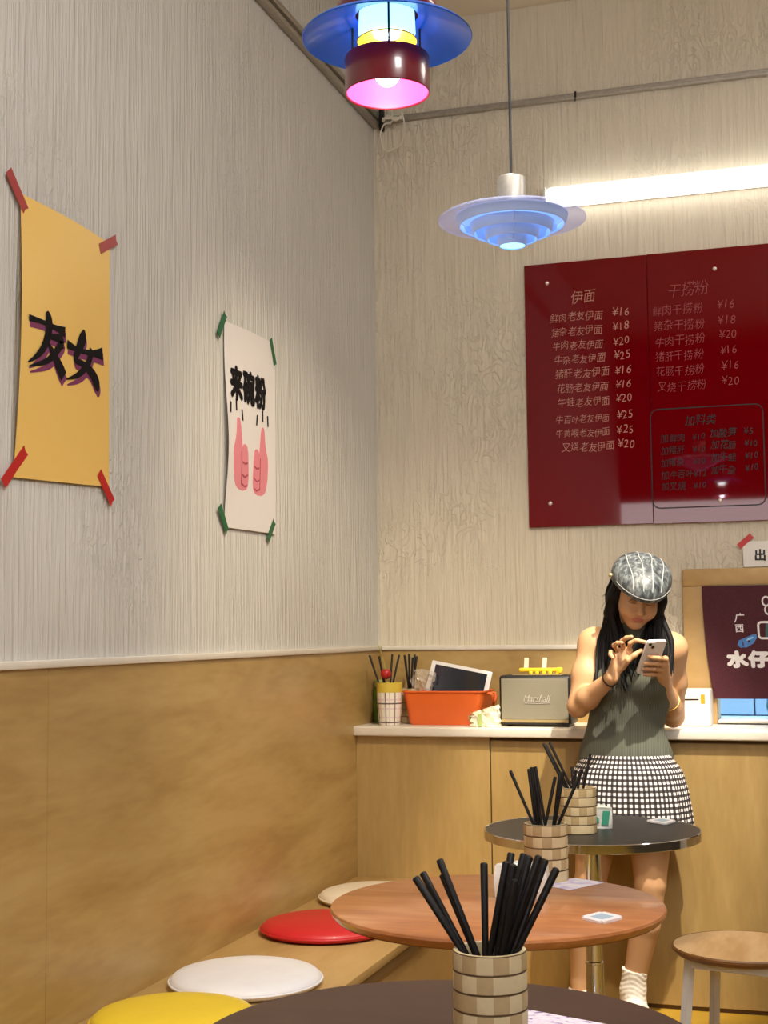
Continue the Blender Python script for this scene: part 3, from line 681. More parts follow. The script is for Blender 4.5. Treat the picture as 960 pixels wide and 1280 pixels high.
for c_ in ((.232, -.060), (.240, -.092)):
    obj('printed_loop', strokes([(c_[0]+.013*math.cos(a), c_[1]+.017*math.sin(a)) for a in np.linspace(0, 2*PI, 19)[:-1]], .006, bf, bmesh.new(), True, h=.002), M['print_white'], t)
bm = prism([(p[0]+.245, p[1]-.168) for p in rrect(.043, .027, .010)], bf, .0012); obj('printed_screen', bm, M['print_teal'], t, label='dark teal printed patch')
for ox in (.154, .265):
    bm = prism([(ox-.036, -.222), (ox-.03, -.205), (ox-.008, -.196), (ox+.022, -.184), (ox+.036, -.183), (ox+.037, -.196), (ox+.024, -.216), (ox-.002, -.231), (ox-.026, -.232)], bf, .0016)
    obj('printed_drop', bm, M['print_blue'], t, label='blue printed drop')
bm = prism([(.150, -.207), (.158, -.197), (.176, -.191), (.180, -.195), (.166, -.203)], bf, .0024); obj('printed_shine', bm, M['print_pale'], t)
# paper with the character above the hatch
t = thing('paper_sign', 'white paper sign taped above the serving hatch with one black character', 'sign', (-.24, YB-.01, 1.60))
sg = lambda u, v, h: Vector((u, YB-.007-h, v))
M['sign_paper'] = plain('white_sign_paper', S(232, 228, 220), .6)
obj('paper', prism([(-.303, 1.567), (.02, 1.567), (.02, 1.664), (-.303, 1.662)], sg, .001), M['sign_paper'], t)
bm = bmesh.new(); write(bm, '出', .046, -.264, 1.593, sg, .035, h=.0018); obj('lettering', bm, M['vinyl'], t)
M['red_tape'] = plain('red_tape', S(190, 32, 30), .4); M['green_tape'] = plain('green_tape', S(24, 98, 56), .4); M['old_red_tape'] = plain('dull_red_tape', S(168, 56, 56), .4)
def tape(fn, a, b, wd, m, parent, label, h=.001):
    a, b = Vector(a), Vector(b); d = (b-a).normalized(); n_ = Vector((-d.y, d.x))*wd/2
    pts = [a+n_, a-n_, a.lerp(b, .5)-n_*.95, b-n_, b.lerp(a, .04), b+n_]
    return obj('tape', prism([tuple(p) for p in pts], fn, .0005) if h == 0 else prism([tuple(p) for p in pts], lambda u, v, hh: fn(u, v, hh+h), .0005), m, parent, label=label)
tape(sg, (-.318, 1.644), (-.268, 1.686), .022, M['red_tape'], t, 'red tape')

# ------------------------------------------------------------------ posters on the left wall
XP = XL+.003
k = NT('gold_paper'); k.b.inputs['Base Color'].default_value = S(246, 204, 112); k.b.inputs['Roughness'].default_value = .36; k.b.inputs['Metallic'].default_value = .1
M['gold'] = k.m
def gold(u, v, h=0):  # u along the wall (y), v height
    a = (u-2.74)/.43; b = (v-1.70)/.655
    a_, b_ = min(1, max(0, a)), min(1, max(0, b))
    bul = .012*math.sin(PI*b_)*(1-a_)**1.5 + .010*math.sin(PI*a_)*b_**3 + .004
    return Vector((XP + bul + h, u, v))
t = thing('poster', 'gold yellow paper poster with two black brush characters, red tape at its corners', 'poster', (XP, 2.96, 2.03))
def gq(a, b):
    y0 = 2.747+( -.016)*(1-b)+.0*b; y1 = 3.172-.004*b; z0 = 1.696+.020*a; z1 = 2.359-.007*a
    return gold(y0+(y1-y0)*a, z0+(z1-z0)*b)
obj('paper', sheet(gq, 16, 20, thick=.0006), M['gold'], t, smooth=60)
M['ink'] = plain('black_ink', S(14, 10, 14), .7, spec=.2); M['ink_purple'] = plain('purple_ink', S(122, 44, 92), .5)
def brush(pts, fn, h):
    """one tapered brush stroke through (u, v, width) points"""
    q = smooth_path([Vector((p[0], p[1], p[2])) for p in pts], 5*(len(pts)-1)); L = []; R = []
    for i, p in enumerate(q):
        d = (Vector(q[min(i+1, len(q)-1)][:2]) - Vector(q[max(i-1, 0)][:2])).normalized(); n_ = Vector((-d.y, d.x))*max(p.z, .001)/2
        L.append(Vector(p[:2])+n_); R.append(Vector(p[:2])-n_)
    b_ = bmesh.new(); va = [b_.verts.new(fn(*x, h)) for x in L]; vb = [b_.verts.new(fn(*x, h)) for x in R]
    for i in range(len(q)-1): b_.faces.new((va[i], vb[i], vb[i+1], va[i+1]))
    return b_
YOU = [[(2.769, 2.071, .0124), (2.82, 2.073, .0097), (2.885, 2.072, .0106), (2.936, 2.07, .0212)], [(2.849, 2.103, .0088), (2.858, 2.084, .0247), (2.856, 2.048, .0229), (2.834, 2.012, .0176), (2.801, 1.985, .0106), (2.767, 1.967, .0026)],
    [(2.859, 2.045, .0088), (2.918, 2.048, .0194), (2.901, 2.021, .0176), (2.853, 1.985, .0124), (2.772, 1.958, .0026)], [(2.857, 2.027, .0071), (2.879, 2.01, .0159), (2.913, 1.98, .0265), (2.933, 1.961, .0265)]]
NV = [[(3.029, 2.096, .0071), (3.025, 2.075, .0265), (3.001, 2.037, .0212), (2.989, 2.012, .0124), (3.026, 2.009, .0141), (3.074, 1.994, .0229), (3.099, 1.972, .0265), (3.104, 1.953, .0088)], [(3.073, 2.054, .0194), (3.052, 2.014, .0176), (3.006, 1.979, .0124), (2.946, 1.957, .0026)], [(2.947, 2.044, .0176), (3.001, 2.04, .0106), (3.073, 2.045, .0124), (3.13, 2.054, .0265)]]
for ch in (YOU, NV):
    for nm, m_, du, dv, hh, lb in (('lettering_shadow', M['ink_purple'], .006, -.013, .0016, 'purple offset copy of the character'), ('lettering', M['ink'], 0, 0, .0026, 'black brush character')):
        bm = bmesh.new()
        for k_, st in enumerate(ch): merge(bm, brush([(a+du, b+dv, w_*1.25) for a, b, w_ in st], gold, hh+k_*2e-5))
        obj(nm, bm, m_, t, label=lb)
gt = lambda u, v, h: gold(u, v, h)
for a, b in (((2.695, 2.398), (2.764, 2.322)), ((3.108, 2.322), (3.203, 2.372)), ((2.690, 1.678), (2.776, 1.764)), ((3.118, 1.748), (3.190, 1.676))):
    tape(gt, a, b, .027, M['old_red_tape'] if a[1] > 2 else M['red_tape'], t, 'red tape', h=.0015)
# white poster with thumbs
M['poster_white'] = plain('white_poster_paper', S(230, 224, 222), .5)
M['pink'] = plain('pink_print', S(226, 136, 148), .6); M['pink_line'] = plain('dark_pink_line', S(172, 70, 88), .6)
def whp(u, v, h=0):
    a = min(1, max(0, (u-3.89)/.41)); b = min(1, max(0, (v-1.665)/.64))
    return Vector((XP + .004 + .020*math.sin(PI*min(1, b*1.1))**2*(1-a)**2*(1.2-b) + .006*math.sin(PI*a)*b*b + h, u, v))
t = thing('poster', 'white paper poster with three black characters and two pink thumbs, green tape at its corners', 'poster', (XP, 4.1, 1.98))
obj('paper', sheet(lambda a, b: whp(3.889+.413*a, 1.662+.004*a+(.640+.003*a)*b), 16, 24, thick=.0006), M['poster_white'], t, smooth=60)
for i, ch in enumerate('来碗粉'): glyph(t, M['ink'], ch, .104, 3.922+i*.099, 2.078, whp, .058, 0, sx=.90, sy=1.05, h=.0022)['label'] = 'bold black character'
for cx_, cz, an in ((3.915, 2.036, -12), (3.962, 2.050, -2), (4.01, 2.024, 8), (4.135, 2.025, -12), (4.186, 2.045, 0), (4.232, 2.035, 8)):
    a = math.radians(an); dx, dz = math.sin(-a)*.018, math.cos(a)*.018
    obj('printed_dash', strokes([(cx_-dx, cz-dz), (cx_, cz), (cx_+dx, cz+dz)], .011, whp, bmesh.new(), h=.0016), M['ink'], t)
TH = [(0, .210), (.011, .207), (.019, .185), (.025, .150), (.030, .118), (.036, .128), (.050, .132), (.066, .126), (.074, .105), (.078, .060), (.080, .025), (.076, .000), (.066, -.012), (.040, -.018), (.010, -.016), (-.012, -.008), (-.026, .010), (-.036, .045), (-.040, .085), (-.038, .112), (-.024, .138), (-.016, .165), (-.012, .195), (-.008, .207)]
for cx_, cz, sg_ in ((3.975, 1.803, 1), (4.190, 1.799, -1)):
    o = obj('printed_thumb', prism([(cx_+sg_*p[0]*1.12, cz+p[1]) for p in TH], whp, .0012), M['pink'], t, label='pink raised thumb'); bl = bmesh.new()
    for pts in ([(.022, .105), (.024, .07), (.026, .0)], [(.030, .072), (.052, .068), (.070, .074)], [(.030, .033), (.05, .026), (.074, .036)], [(.026, .004), (.052, -.004), (.068, .002)]):
        strokes([(cx_+sg_*p[0]*1.12, cz+p[1]) for p in pts], .0055, whp, bl, h=.0018)
    obj('finger_line', bl, M['pink_line'], o)
for a, b in (((3.842, 2.246), (3.896, 2.325)), ((4.258, 2.318), (4.302, 2.235)), ((3.846, 1.724), (3.908, 1.648)), ((4.232, 1.642), (4.290, 1.708))):
    tape(whp, a, b, .026, M['green_tape'], t, 'green tape', h=.0015)

# ------------------------------------------------------------------ red menu board
k = NT('red_acrylic'); k.b.inputs['Base Color'].default_value = S(108, 1, 9); k.b.inputs['Roughness'].default_value = .03; k.b.inputs['Specular IOR Level'].default_value = .32
M['red_acrylic'] = k.m
YM = YB-.016
t = thing('menu_board', 'large glossy red menu board on the back wall with handwritten dishes and prices', 'menu board', (-.2, YB, 2.27))
obj('panel', box(-1.121, -.634, YM, YB-.001, 1.742, 2.799, .0015, 1), M['red_acrylic'], t)
obj('panel', box(-.633, .35, YM, YB-.001, 1.740, 2.800, .0015, 1), M['red_acrylic'], t)
M['chalk'] = plain('pale_chalk_ink', S(200, 142, 128), .8); M['chalk_dim'] = plain('faded_chalk_ink', S(160, 78, 80), .8); M['black_pen'] = plain('black_marker', S(34, 6, 8), .6)
mf = lambda u, v, h: Vector((u, YM-.0006-h, v))
rr_ = random.Random(4)
def hand(bm, s_, size, u, v, bold=-.006):
    """handwriting: characters wobble in size, tilt and height"""
    x = u
    for ch in s_:
        q = size*rr_.uniform(.92, 1.06)*(.9 if ch in '¥0123456789' else 1)
        write(bm, ch, q, x, v+rr_.uniform(-.003, .003), mf, bold, rr_.uniform(.05, .22), rot=rr_.uniform(-.05, .09), sx=.86 if ord(ch) > 255 else .9, h=.0008)
        x += q*(.86 if ord(ch) > 255 else .50)
def line(mat_, *calls):
    bm = bmesh.new()
    for c_ in calls: hand(bm, *c_)
    obj('lettering', bm, mat_, t)
line(M['chalk'], ('伊面', .062, -.938, 2.632, -.012))
for i, (a, b) in enumerate((('鲜肉老友伊面', 16), ('猪杂老友伊面', 18), ('牛肉老友伊面', 20), ('牛杂老友伊面', 25), ('猪肝老友伊面', 16), ('花肠老友伊面', 16), ('牛蛙老友伊面', 20), ('牛百叶老友伊面', 25), ('牛黄喉老友伊面', 25), ('叉烧老友伊面', 20))):
    z = 2.560 - i*.0572 - (.008 if i > 6 else 0); x = -1.022+.004*i if i not in (7, 8) else -1.008
    line(M['chalk'], (a, .041 if len(a) < 7 else .036, x, z, -.012), ('¥%d' % b, .050, -.774+.001*i, z+.004, -.010))
line(M['chalk_dim'], ('干捞粉', .066, -.560, 2.625, -.013))
for i, (a, b) in enumerate((('鲜肉干捞粉', 16), ('猪杂干捞粉', 18), ('牛肉干捞粉', 20), ('猪肝干捞粉', 16), ('花肠干捞粉', 16), ('叉烧干捞粉', 20))):
    z = 2.552 - i*.0595; line(M['chalk_dim'], (a, .045, -.617+.002*i, z, -.013), ('¥%d' % b, .052, -.372+.002*i, z+.010, -.013))
cxm, czm = -.424, 1.992
obj('drawn_box', strokes([(p[0]+cxm, p[1]+czm) for p in rrect(.211, .192, .03)], .0045, mf, bmesh.new(), True, h=.0006), M['black_pen'], t, label='black marker box outline')
line(M['black_pen'], ('加料类', .046, -.505, 2.118, .004))
for i, (a, b, c_, d_) in enumerate((('加鲜肉', 10, '加酸笋', 5), ('加猪肝', 10, '加花肠', 10), ('加猪杂', 10, '加牛蛙', 10), ('加牛百叶', 12, '加牛杂', 10), ('加叉烧', 10, '', 0))):
    z = 2.055 - i*.047; line(M['black_pen'], (a, .036, -.600, z, .004), ('¥%d' % b, .036, -.478, z+.004, .004))
    if c_: line(M['black_pen'], (c_, .037, -.412, z+.012, .008), ('¥%d' % d_, .038, -.285, z+.016, .008))
M['screw'] = plain('bright_screw', S(236, 220, 214), .25, .6)
for u, v in ((-1.029, 2.719), (-.374, 2.719), (-1.034, 1.835), (-.381, 1.822), (.28, 2.719), (.28, 1.822)):
    b = lathe([(0, .006), (.005, .0055), (.008, .002), (.008, 0), (0, 0)], (0, 0, 0), 16); bmesh.ops.transform(b, matrix=Matrix.Translation((u, YM, v)) @ Matrix.Rotation(PI/2, 4, 'X'), verts=b.verts)
    obj('screw', b, M['screw'], t, smooth=60)

# ------------------------------------------------------------------ wall tube light
M['tube_light'] = plain('white_diffuser', (1, 1, 1, 1), .4, emit=(1.0, .97, .90, 1), estr=2.6)
M['lamp_cap'] = plain('white_end_cap', S(222, 222, 214), .4)
t = thing('tube_light', 'long glowing white batten light on the back wall above the menu board', 'light', (-.4, YB, 3.05))
obj('diffuser', box(-1.016, .17, YB-.07, YB-.012, 3.018, 3.096, .02, 4), M['tube_light'], t)
for xx in (-1.031, .17): obj('end_cap', box(xx, xx+.015, YB-.072, YB-.002, 3.016, 3.098, .012, 3), M['lamp_cap'], t)
obj('back_plate', box(-1.02, .175, YB-.012, YB, 3.025, 3.09), M['lamp_cap'], t)
# cable loop, hook
M['clear_cable'] = plain('white_thin_cable', S(222, 216, 200), .4)
t = thing('loose_cable', 'thin pale cable looped and hanging from the rail in the corner', 'cable', (-1.65, 5.37, 3.46))
obj('loop', tube(smooth_path([(-1.662, 5.36, 3.54), (-1.656, 5.37, 3.45), (-1.69, 5.37, 3.44), (-1.708, 5.37, 3.395), (-1.698, 5.37, 3.345), (-1.683, 5.37, 3.324), (-1.65, 5.37, 3.330), (-1.616, 5.37, 3.348), (-1.603, 5.37, 3.40), (-1.606, 5.37, 3.45), (-1.62, 5.37, 3.49)], 60), .0032, 6), M['clear_cable'], t, smooth=80)
bm = bmesh.new()
for i in range(3): tube(smooth_path([(-1.70, 5.38, 3.468-.006*i), (-1.67, 5.365, 3.462+.005*i), (-1.64, 5.36, 3.458-.006*i), (-1.615, 5.37, 3.455+.006*i)], 10), .005, 6, bm)
obj('bundle', bm, M['clear_cable'], t)
bm = tube([(-.896, YB-.026, 3.462), (-.896, YB-.034, 3.458), (-.896, YB-.034, 3.446)], .0025, 6); box(-.900, -.892, YB-.032, YB-.026, 3.464, 3.488, .001, 1, bm)
tag(obj('rail_clip', bm, M['dark_metal'], None, (-.896, YB-.03, 3.47)), 'tiny dark clip on the metal rail of the back wall', 'clip')

# ------------------------------------------------------------------ pendant lamps
M['cord'] = plain('black_cord', S(22, 20, 20), .5)
M['blue_shade'] = plain('blue_enamel', S(2, 104, 226), .28, coat=.4)
M['dark_red'] = plain('dark_red_enamel', S(104, 14, 26), .3, coat=.4)
M['pink_in'] = plain('pink_red_inside', S(238, 70, 120), .45)
M['yellow_in'] = plain('yellow_inside', S(240, 214, 40), .4)
M['opal'] = plain('opal_glass_lit', (.7, .9, 1, 1), .4, emit=(.30, .66, 1.0, 1), estr=1.7)
M['bulb'] = plain('lit_bulb', (1, 1, 1, 1), .3, emit=(1.0, .92, 1.0, 1), estr=5)
lx, ly, lz = -.611, 1.96, 2.24
t = thing('pendant_lamp', 'pendant lamp with a wide blue shade and a dark red cylinder below it', 'lamp', (lx, ly, lz)); t.scale = (.96, .96, .96)
obj('shade', lathe([(.1355, 0), (.134, -.0015), (.128, .003), (.09, .021), (.058, .032), (.050, .035), (.050, .038), (.058, .0352), (.09, .0245), (.130, .0055), (.1355, 0)], (lx, ly, lz), 96), M['blue_shade'], t, smooth=50, label='wide blue shade')
obj('upper_shade', lathe([(.080, .029), (.083, .038), (.078, .055), (.060, .075), (.036, .085), (.030, .105), (.012, .112), (0, .112), (0, .108), (.028, .10), (.034, .082), (.058, .072), (.075, .053), (.080, .038), (.079, .031)], (lx, ly, lz), 72), M['dark_red'], t, smooth=50, label='dark red top shade')
obj('cylinder_shade', lathe([(.067, -.090), (.0672, -.034), (.066, -.032), (.0645, -.034), (.0645, -.090), (.0657, -.0915)], (lx, ly, lz), 72, closed=True), M['dark_red'], t, label='dark red cylinder')
obj('cylinder_lining', lathe([(.0640, -.089), (.0640, -.036), (.045, -.030)], (lx, ly, lz), 72), M['pink_in'], t, label='pink red inside of the cylinder')
obj('reflector_disc', lathe([(.020, .004), (.047, -.006), (.0475, -.004), (.020, .006)], (lx, ly, lz), 64, closed=True), M['yellow_in'], t, label='yellow reflector disc')
obj('glass_chimney', lathe([(0, .042), (.044, .042), (.0455, .008), (.040, .002), (0, .007)], (lx, ly, lz), 48), M['opal'], t, smooth=50)
bm = bmesh.new(); bmesh.ops.create_uvsphere(bm, u_segments=24, v_segments=16, radius=.025, matrix=Matrix.Translation((lx, ly, lz-.042)) @ Matrix.Scale(1.45, 4, (0, 0, 1))); obj('bulb', bm, M['bulb'], t, smooth=80)
for a in (-70, 50, 170):
    a = math.radians(a); obj('rod', tube([(lx+.0625*math.cos(a), ly+.0625*math.sin(a), lz+.03), (lx+.0625*math.cos(a), ly+.0625*math.sin(a), lz-.04)], .0018, 6), M['dark_metal'], t)
ZL = lz+(ZC-lz)/.96
obj('cord', tube([(lx, ly, lz+.11), (lx, ly, ZL)], .003, 8), M['cord'], t)
obj('canopy', lathe([(0, 0), (.05, 0), (.05, -.02), (.01, -.03), (0, -.03)], (lx, ly, ZL), 32), M['dark_metal'], t)
light('pendant_bulb_light', 'POINT', (lx, ly, lz-.082), None, .55, (1.0, .80, .95), .01)
light('pendant_glow_light', 'POINT', (lx, ly, lz+.0), None, .8, (.75, .88, 1.0), .02)

lx, ly, lz = -.653, 3.03, 2.27
M['disc'] = glassy('clear_acrylic_disc', S(200, 206, 240), .5, .12, emit=(.4, .48, .9, 1), estr=.12)
M['band'] = plain('pale_blue_lit_acrylic', S(186, 198, 222), .3, .15, emit=(.22, .42, .90, 1), estr=.16)
M['band_in'] = plain('blue_violet_inside', S(160, 192, 244), .35, emit=(.30, .54, 1.0, 1), estr=.45)
M['glow'] = plain('lit_cyan_diffuser', (.6, .85, 1, 1), .4, emit=(.25, .66, 1.0, 1), estr=1.4)
t = thing('pendant_lamp', 'pendant lamp of a clear disc over bluish metal rings tapering downwards', 'lamp', (lx, ly, lz))
obj('disc', lathe([(.030, .010), (.10, .008), (.160, .001), (.167, -.004), (.167, -.007), (.158, -.003), (.10, .004), (.030, .006)], (lx, ly, lz), 96, closed=True), M['disc'], t, label='clear outer disc')
for r0, z0, z1 in ((.127, -.019, .003), (.096, -.037, -.014), (.065, -.052, -.028), (.038, -.066, -.042)):
    rg = obj('ring', lathe([(r0-.008, z0), (r0, z1), (r0-.0012, z1), (r0-.0092, z0)], (lx, ly, lz), 80, closed=True), M['band'], t)
    obj('ring_lining', lathe([(r0-.0096, z0+.0004), (r0-.0016, z1-.0004)], (lx, ly, lz), 80), M['band_in'], rg, label='blue violet inner face')
obj('diffuser', lathe([(0, -.064), (.028, -.064), (.029, -.058), (.02, -.03), (.018, 0), (0, 0)], (lx, ly, lz), 40), M['glow'], t, label='cyan lit diffuser')
obj('upper_reflector', lathe([(.03, .004), (.10, .0035), (.118, .000), (.118, -.001), (.1, .0015), (.03, .002)], (lx, ly, lz), 80, closed=True), M['band_in'], t)
for a in (-75, 45, 165):
    a = math.radians(a); c_, s_ = math.cos(a), math.sin(a)
    bm = bmesh.new(); q = [(.03, .004), (.124, .002), (.122, -.012), (.092, -.030), (.062, -.046), (.034, -.058), (.026, -.05)]
    va = [bm.verts.new((lx+r_*c_-.0008*s_, ly+r_*s_+.0008*c_, lz+z_)) for r_, z_ in q]; vb = [bm.verts.new((lx+r_*c_+.0008*s_, ly+r_*s_-.0008*c_, lz+z_)) for r_, z_ in q]
    bm.faces.new(va); bm.faces.new(vb[::-1])
    for i in range(len(q)): bm.faces.new((va[i], vb[i], vb[(i+1) % len(q)], va[(i+1) % len(q)]))
    bmesh.ops.recalc_face_normals(bm, faces=bm.faces); obj('fin', bm, M['band'], t)
obj('socket_cap', lathe([(0, .006), (.032, .006), (.032, .090), (.030, .093), (.006, .094), (0, .098)], (lx, ly, lz), 48), M['alu'], t, label='brushed metal cylinder cap')
obj('cord', tube([(lx, ly, lz+.09), (lx, ly, ZC)], .0032, 8), M['cord'], t)
obj('canopy', lathe([(0, 0), (.05, 0), (.05, -.02), (.01, -.03), (0, -.03)], (lx, ly, ZC), 32), M['alu'], t)
light('pendant_bulb_light', 'POINT', (lx, ly, lz-.02), None, 2.0, (.62, .80, 1.0), .015)

# ------------------------------------------------------------------ the woman at the counter
def V3(*a): return np.array(a, dtype=np.float64)
class Field:
    """signed distance grid with smooth unions; surface() turns its zero level into one closed mesh"""
    def __init__(s, lo, hi, h):
        s.lo, s.h = np.array(lo, float), h; s.n = np.ceil((np.array(hi)-s.lo)/h).astype(int)+1
        s.f = np.full(s.n, .2, dtype=np.float32)
    def grid(s, lo, hi):
        a = np.clip(np.floor((lo-s.lo)/s.h).astype(int), 0, s.n-1); b = np.clip(np.ceil((hi-s.lo)/s.h).astype(int)+1, 1, s.n)
        sl = tuple(slice(i, j) for i, j in zip(a, b))
        ax = [s.lo[i]+s.h*np.arange(a[i], b[i]) for i in range(3)]
        return sl, np.meshgrid(*ax, indexing='ij')
    def put(s, sl, d, k, cut=False):
        g = s.f[sl]
        if cut: s.f[sl] = np.maximum(g, -d); return
        hh = np.clip(k-np.abs(g-d), 0, None); s.f[sl] = np.minimum(g, d) - hh*hh*.25/k
    def cap(s, a, b, ra, rb, k=.02):
        a, b = np.array(a, float), np.array(b, float); m = max(ra, rb)+k+.012
        sl, (X, Y, Z_) = s.grid(np.minimum(a, b)-m, np.maximum(a, b)+m)
        ba = b-a; t = np.clip(((X-a[0])*ba[0]+(Y-a[1])*ba[1]+(Z_-a[2])*ba[2])/max(ba@ba, 1e-9), 0, 1)
        d = np.sqrt((X-a[0]-t*ba[0])**2+(Y-a[1]-t*ba[1])**2+(Z_-a[2]-t*ba[2])**2) - (ra+(rb-ra)*t)
        s.put(sl, d, k)
    def chain(s, pts, rad, k=.01):
        for i in range(len(pts)-1): s.cap(pts[i], pts[i+1], rad[i], rad[i+1], k)
    def ell(s, c, r, k=.02, ax=None, cut=False):
        c = np.array(c, float); m = max(r)+k+.012; sl, (X, Y, Z_) = s.grid(c-m, c+m)
        P = np.stack([X-c[0], Y-c[1], Z_-c[2]], -1)
        if ax is not None: P = P @ np.array(ax, float).T
        r = np.array(r, float); q = np.sqrt(((P/r)**2).sum(-1)); g = np.sqrt(((P/r**2)**2).sum(-1))
        s.put(sl, np.where(q < 1e-6, -min(r), q*(q-1)/np.maximum(g, 1e-9)), k, cut)
    def surface(s):
        f = s.f; m = f < 0; c = m[:-1, :-1, :-1]
        al = c.copy(); an = c.copy()
        for i in (0, 1):
            for j in (0, 1):
                for l_ in (0, 1):
                    q = m[i:m.shape[0]-1+i, j:m.shape[1]-1+j, l_:m.shape[2]-1+l_]; al &= q; an |= q
        idx = np.argwhere(an & ~al); ids = np.full(an.shape, -1, np.int32); ids[tuple(idx.T)] = np.arange(len(idx))
        acc = np.zeros((len(idx), 3)); cnt = np.zeros(len(idx))
        cor = [(i, j, l_) for i in (0, 1) for j in (0, 1) for l_ in (0, 1)]
        val = {q: f[idx[:, 0]+q[0], idx[:, 1]+q[1], idx[:, 2]+q[2]].astype(float) for q in cor}
        for a in cor:
            for ax in range(3):
                if a[ax]: continue
                b = list(a); b[ax] = 1; b = tuple(b); x = (val[a] < 0) != (val[b] < 0)
                t = np.where(x, val[a]/np.where(x, val[a]-val[b], 1), 0)
                p = np.repeat(np.array([a], float), len(idx), 0); p[:, ax] += t
                acc[x] += p[x]; cnt[x] += 1
        V = s.lo + s.h*(idx + acc/cnt[:, None]); F = []
        for ax in range(3):
            u, v = (ax+1) % 3, (ax+2) % 3
            lo_ = [slice(None)]*3; hi_ = [slice(None)]*3; lo_[ax] = slice(0, -1); hi_[ax] = slice(1, None)
            A, B = m[tuple(lo_)], m[tuple(hi_)]; e = np.argwhere(A != B); e = e[(e[:, u] > 0) & (e[:, v] > 0)]
            e = e[(e[:, u] < ids.shape[u]) & (e[:, v] < ids.shape[v])]
            def at(du, dv):
                q = e.copy(); q[:, u] += du; q[:, v] += dv; return ids[q[:, 0], q[:, 1], q[:, 2]]
            Q = np.stack([at(-1, -1), at(0, -1), at(0, 0), at(-1, 0)], 1); ins = A[e[:, 0], e[:, 1], e[:, 2]]
            Q[~ins] = Q[~ins][:, ::-1]; F.append(Q)
        F = np.concatenate(F); F = F[(F >= 0).all(1)]
        # relax the grid steps a little
        for _ in range(2):
            sm = np.zeros_like(V); ct_ = np.zeros(len(V))
            for i in range(4):
                np.add.at(sm, F[:, i], V[F[:, (i+1) % 4]]+V[F[:, (i+3) % 4]]); np.add.at(ct_, F[:, i], 2)
            V = V*.5 + .5*sm/np.maximum(ct_, 1)[:, None]
        return V, F
def raw(name, V, F, mats, parent, midx=None, label=None):
    me = bpy.data.meshes.new(name); V = V - np.array(wloc(parent)); me.from_pydata(V.tolist(), [], F.tolist())
    for m in (mats if isinstance(mats, list) else [mats]): me.materials.append(m)
    me.polygons.foreach_set('use_smooth', [True]*len(F))
    if midx is not None: me.polygons.foreach_set('material_index', midx.astype(np.int32))
    me.update(); o = bpy.data.objects.new(name, me); C.objects.link(o); o.parent = parent
    if label: o['label'] = label
    return o
k = NT('skin'); b_ = k.b; b_.inputs['Base Color'].default_value = S(204, 158, 116); b_.inputs['Roughness'].default_value = .5
b_.inputs['Subsurface Weight'].default_value = .06; b_.inputs['Subsurface Radius'].default_value = (.010, .004, .002); b_.inputs['Subsurface Scale'].default_value = 1.0
M['skin'] = k.m
M['lip'] = plain('lips', S(190, 116, 100), .4); M['nail'] = plain('finger_nail', S(236, 190, 170), .3); M['brow'] = plain('eyebrow_lash', S(38, 26, 24), .7)
M['hair'] = plain('black_hair', S(11, 8, 8), .6, spec=.25)

hy = math.radians(15); hp = math.radians(30); hr = math.radians(9)
HF = V3(math.sin(hy)*math.cos(hp), -math.cos(hy)*math.cos(hp), -math.sin(hp))        # face direction
HU = V3(math.sin(hy)*math.sin(hp), -math.cos(hy)*math.sin(hp), math.cos(hp))
HS = np.cross(HF, HU)                                                                # towards her right (left in the photo)
HU, HS = math.cos(hr)*HU + math.sin(hr)*-HS, None
HS = np.cross(HF, HU); HO = V3(-.624, 4.825, 1.465)
def hd(s_, f_, u_): return HO + s_*HS + f_*HF + u_*HU
HAX = np.stack([HS, HF, HU])

person = thing('person', 'woman in a grey cap, dark sleeveless top and checked skirt typing on a phone', 'person', (-.69, 4.9, 0))
PC = V3(-.574, 4.735, 1.245); PL = V3(.354, -.551, .755); PS = V3(.84, .54, 0); PL /= np.linalg.norm(PL); PS /= np.linalg.norm(PS); PN = np.cross(PS, PL)
def ph(a, b, n): return PC + a*PL + b*PS + n*PN

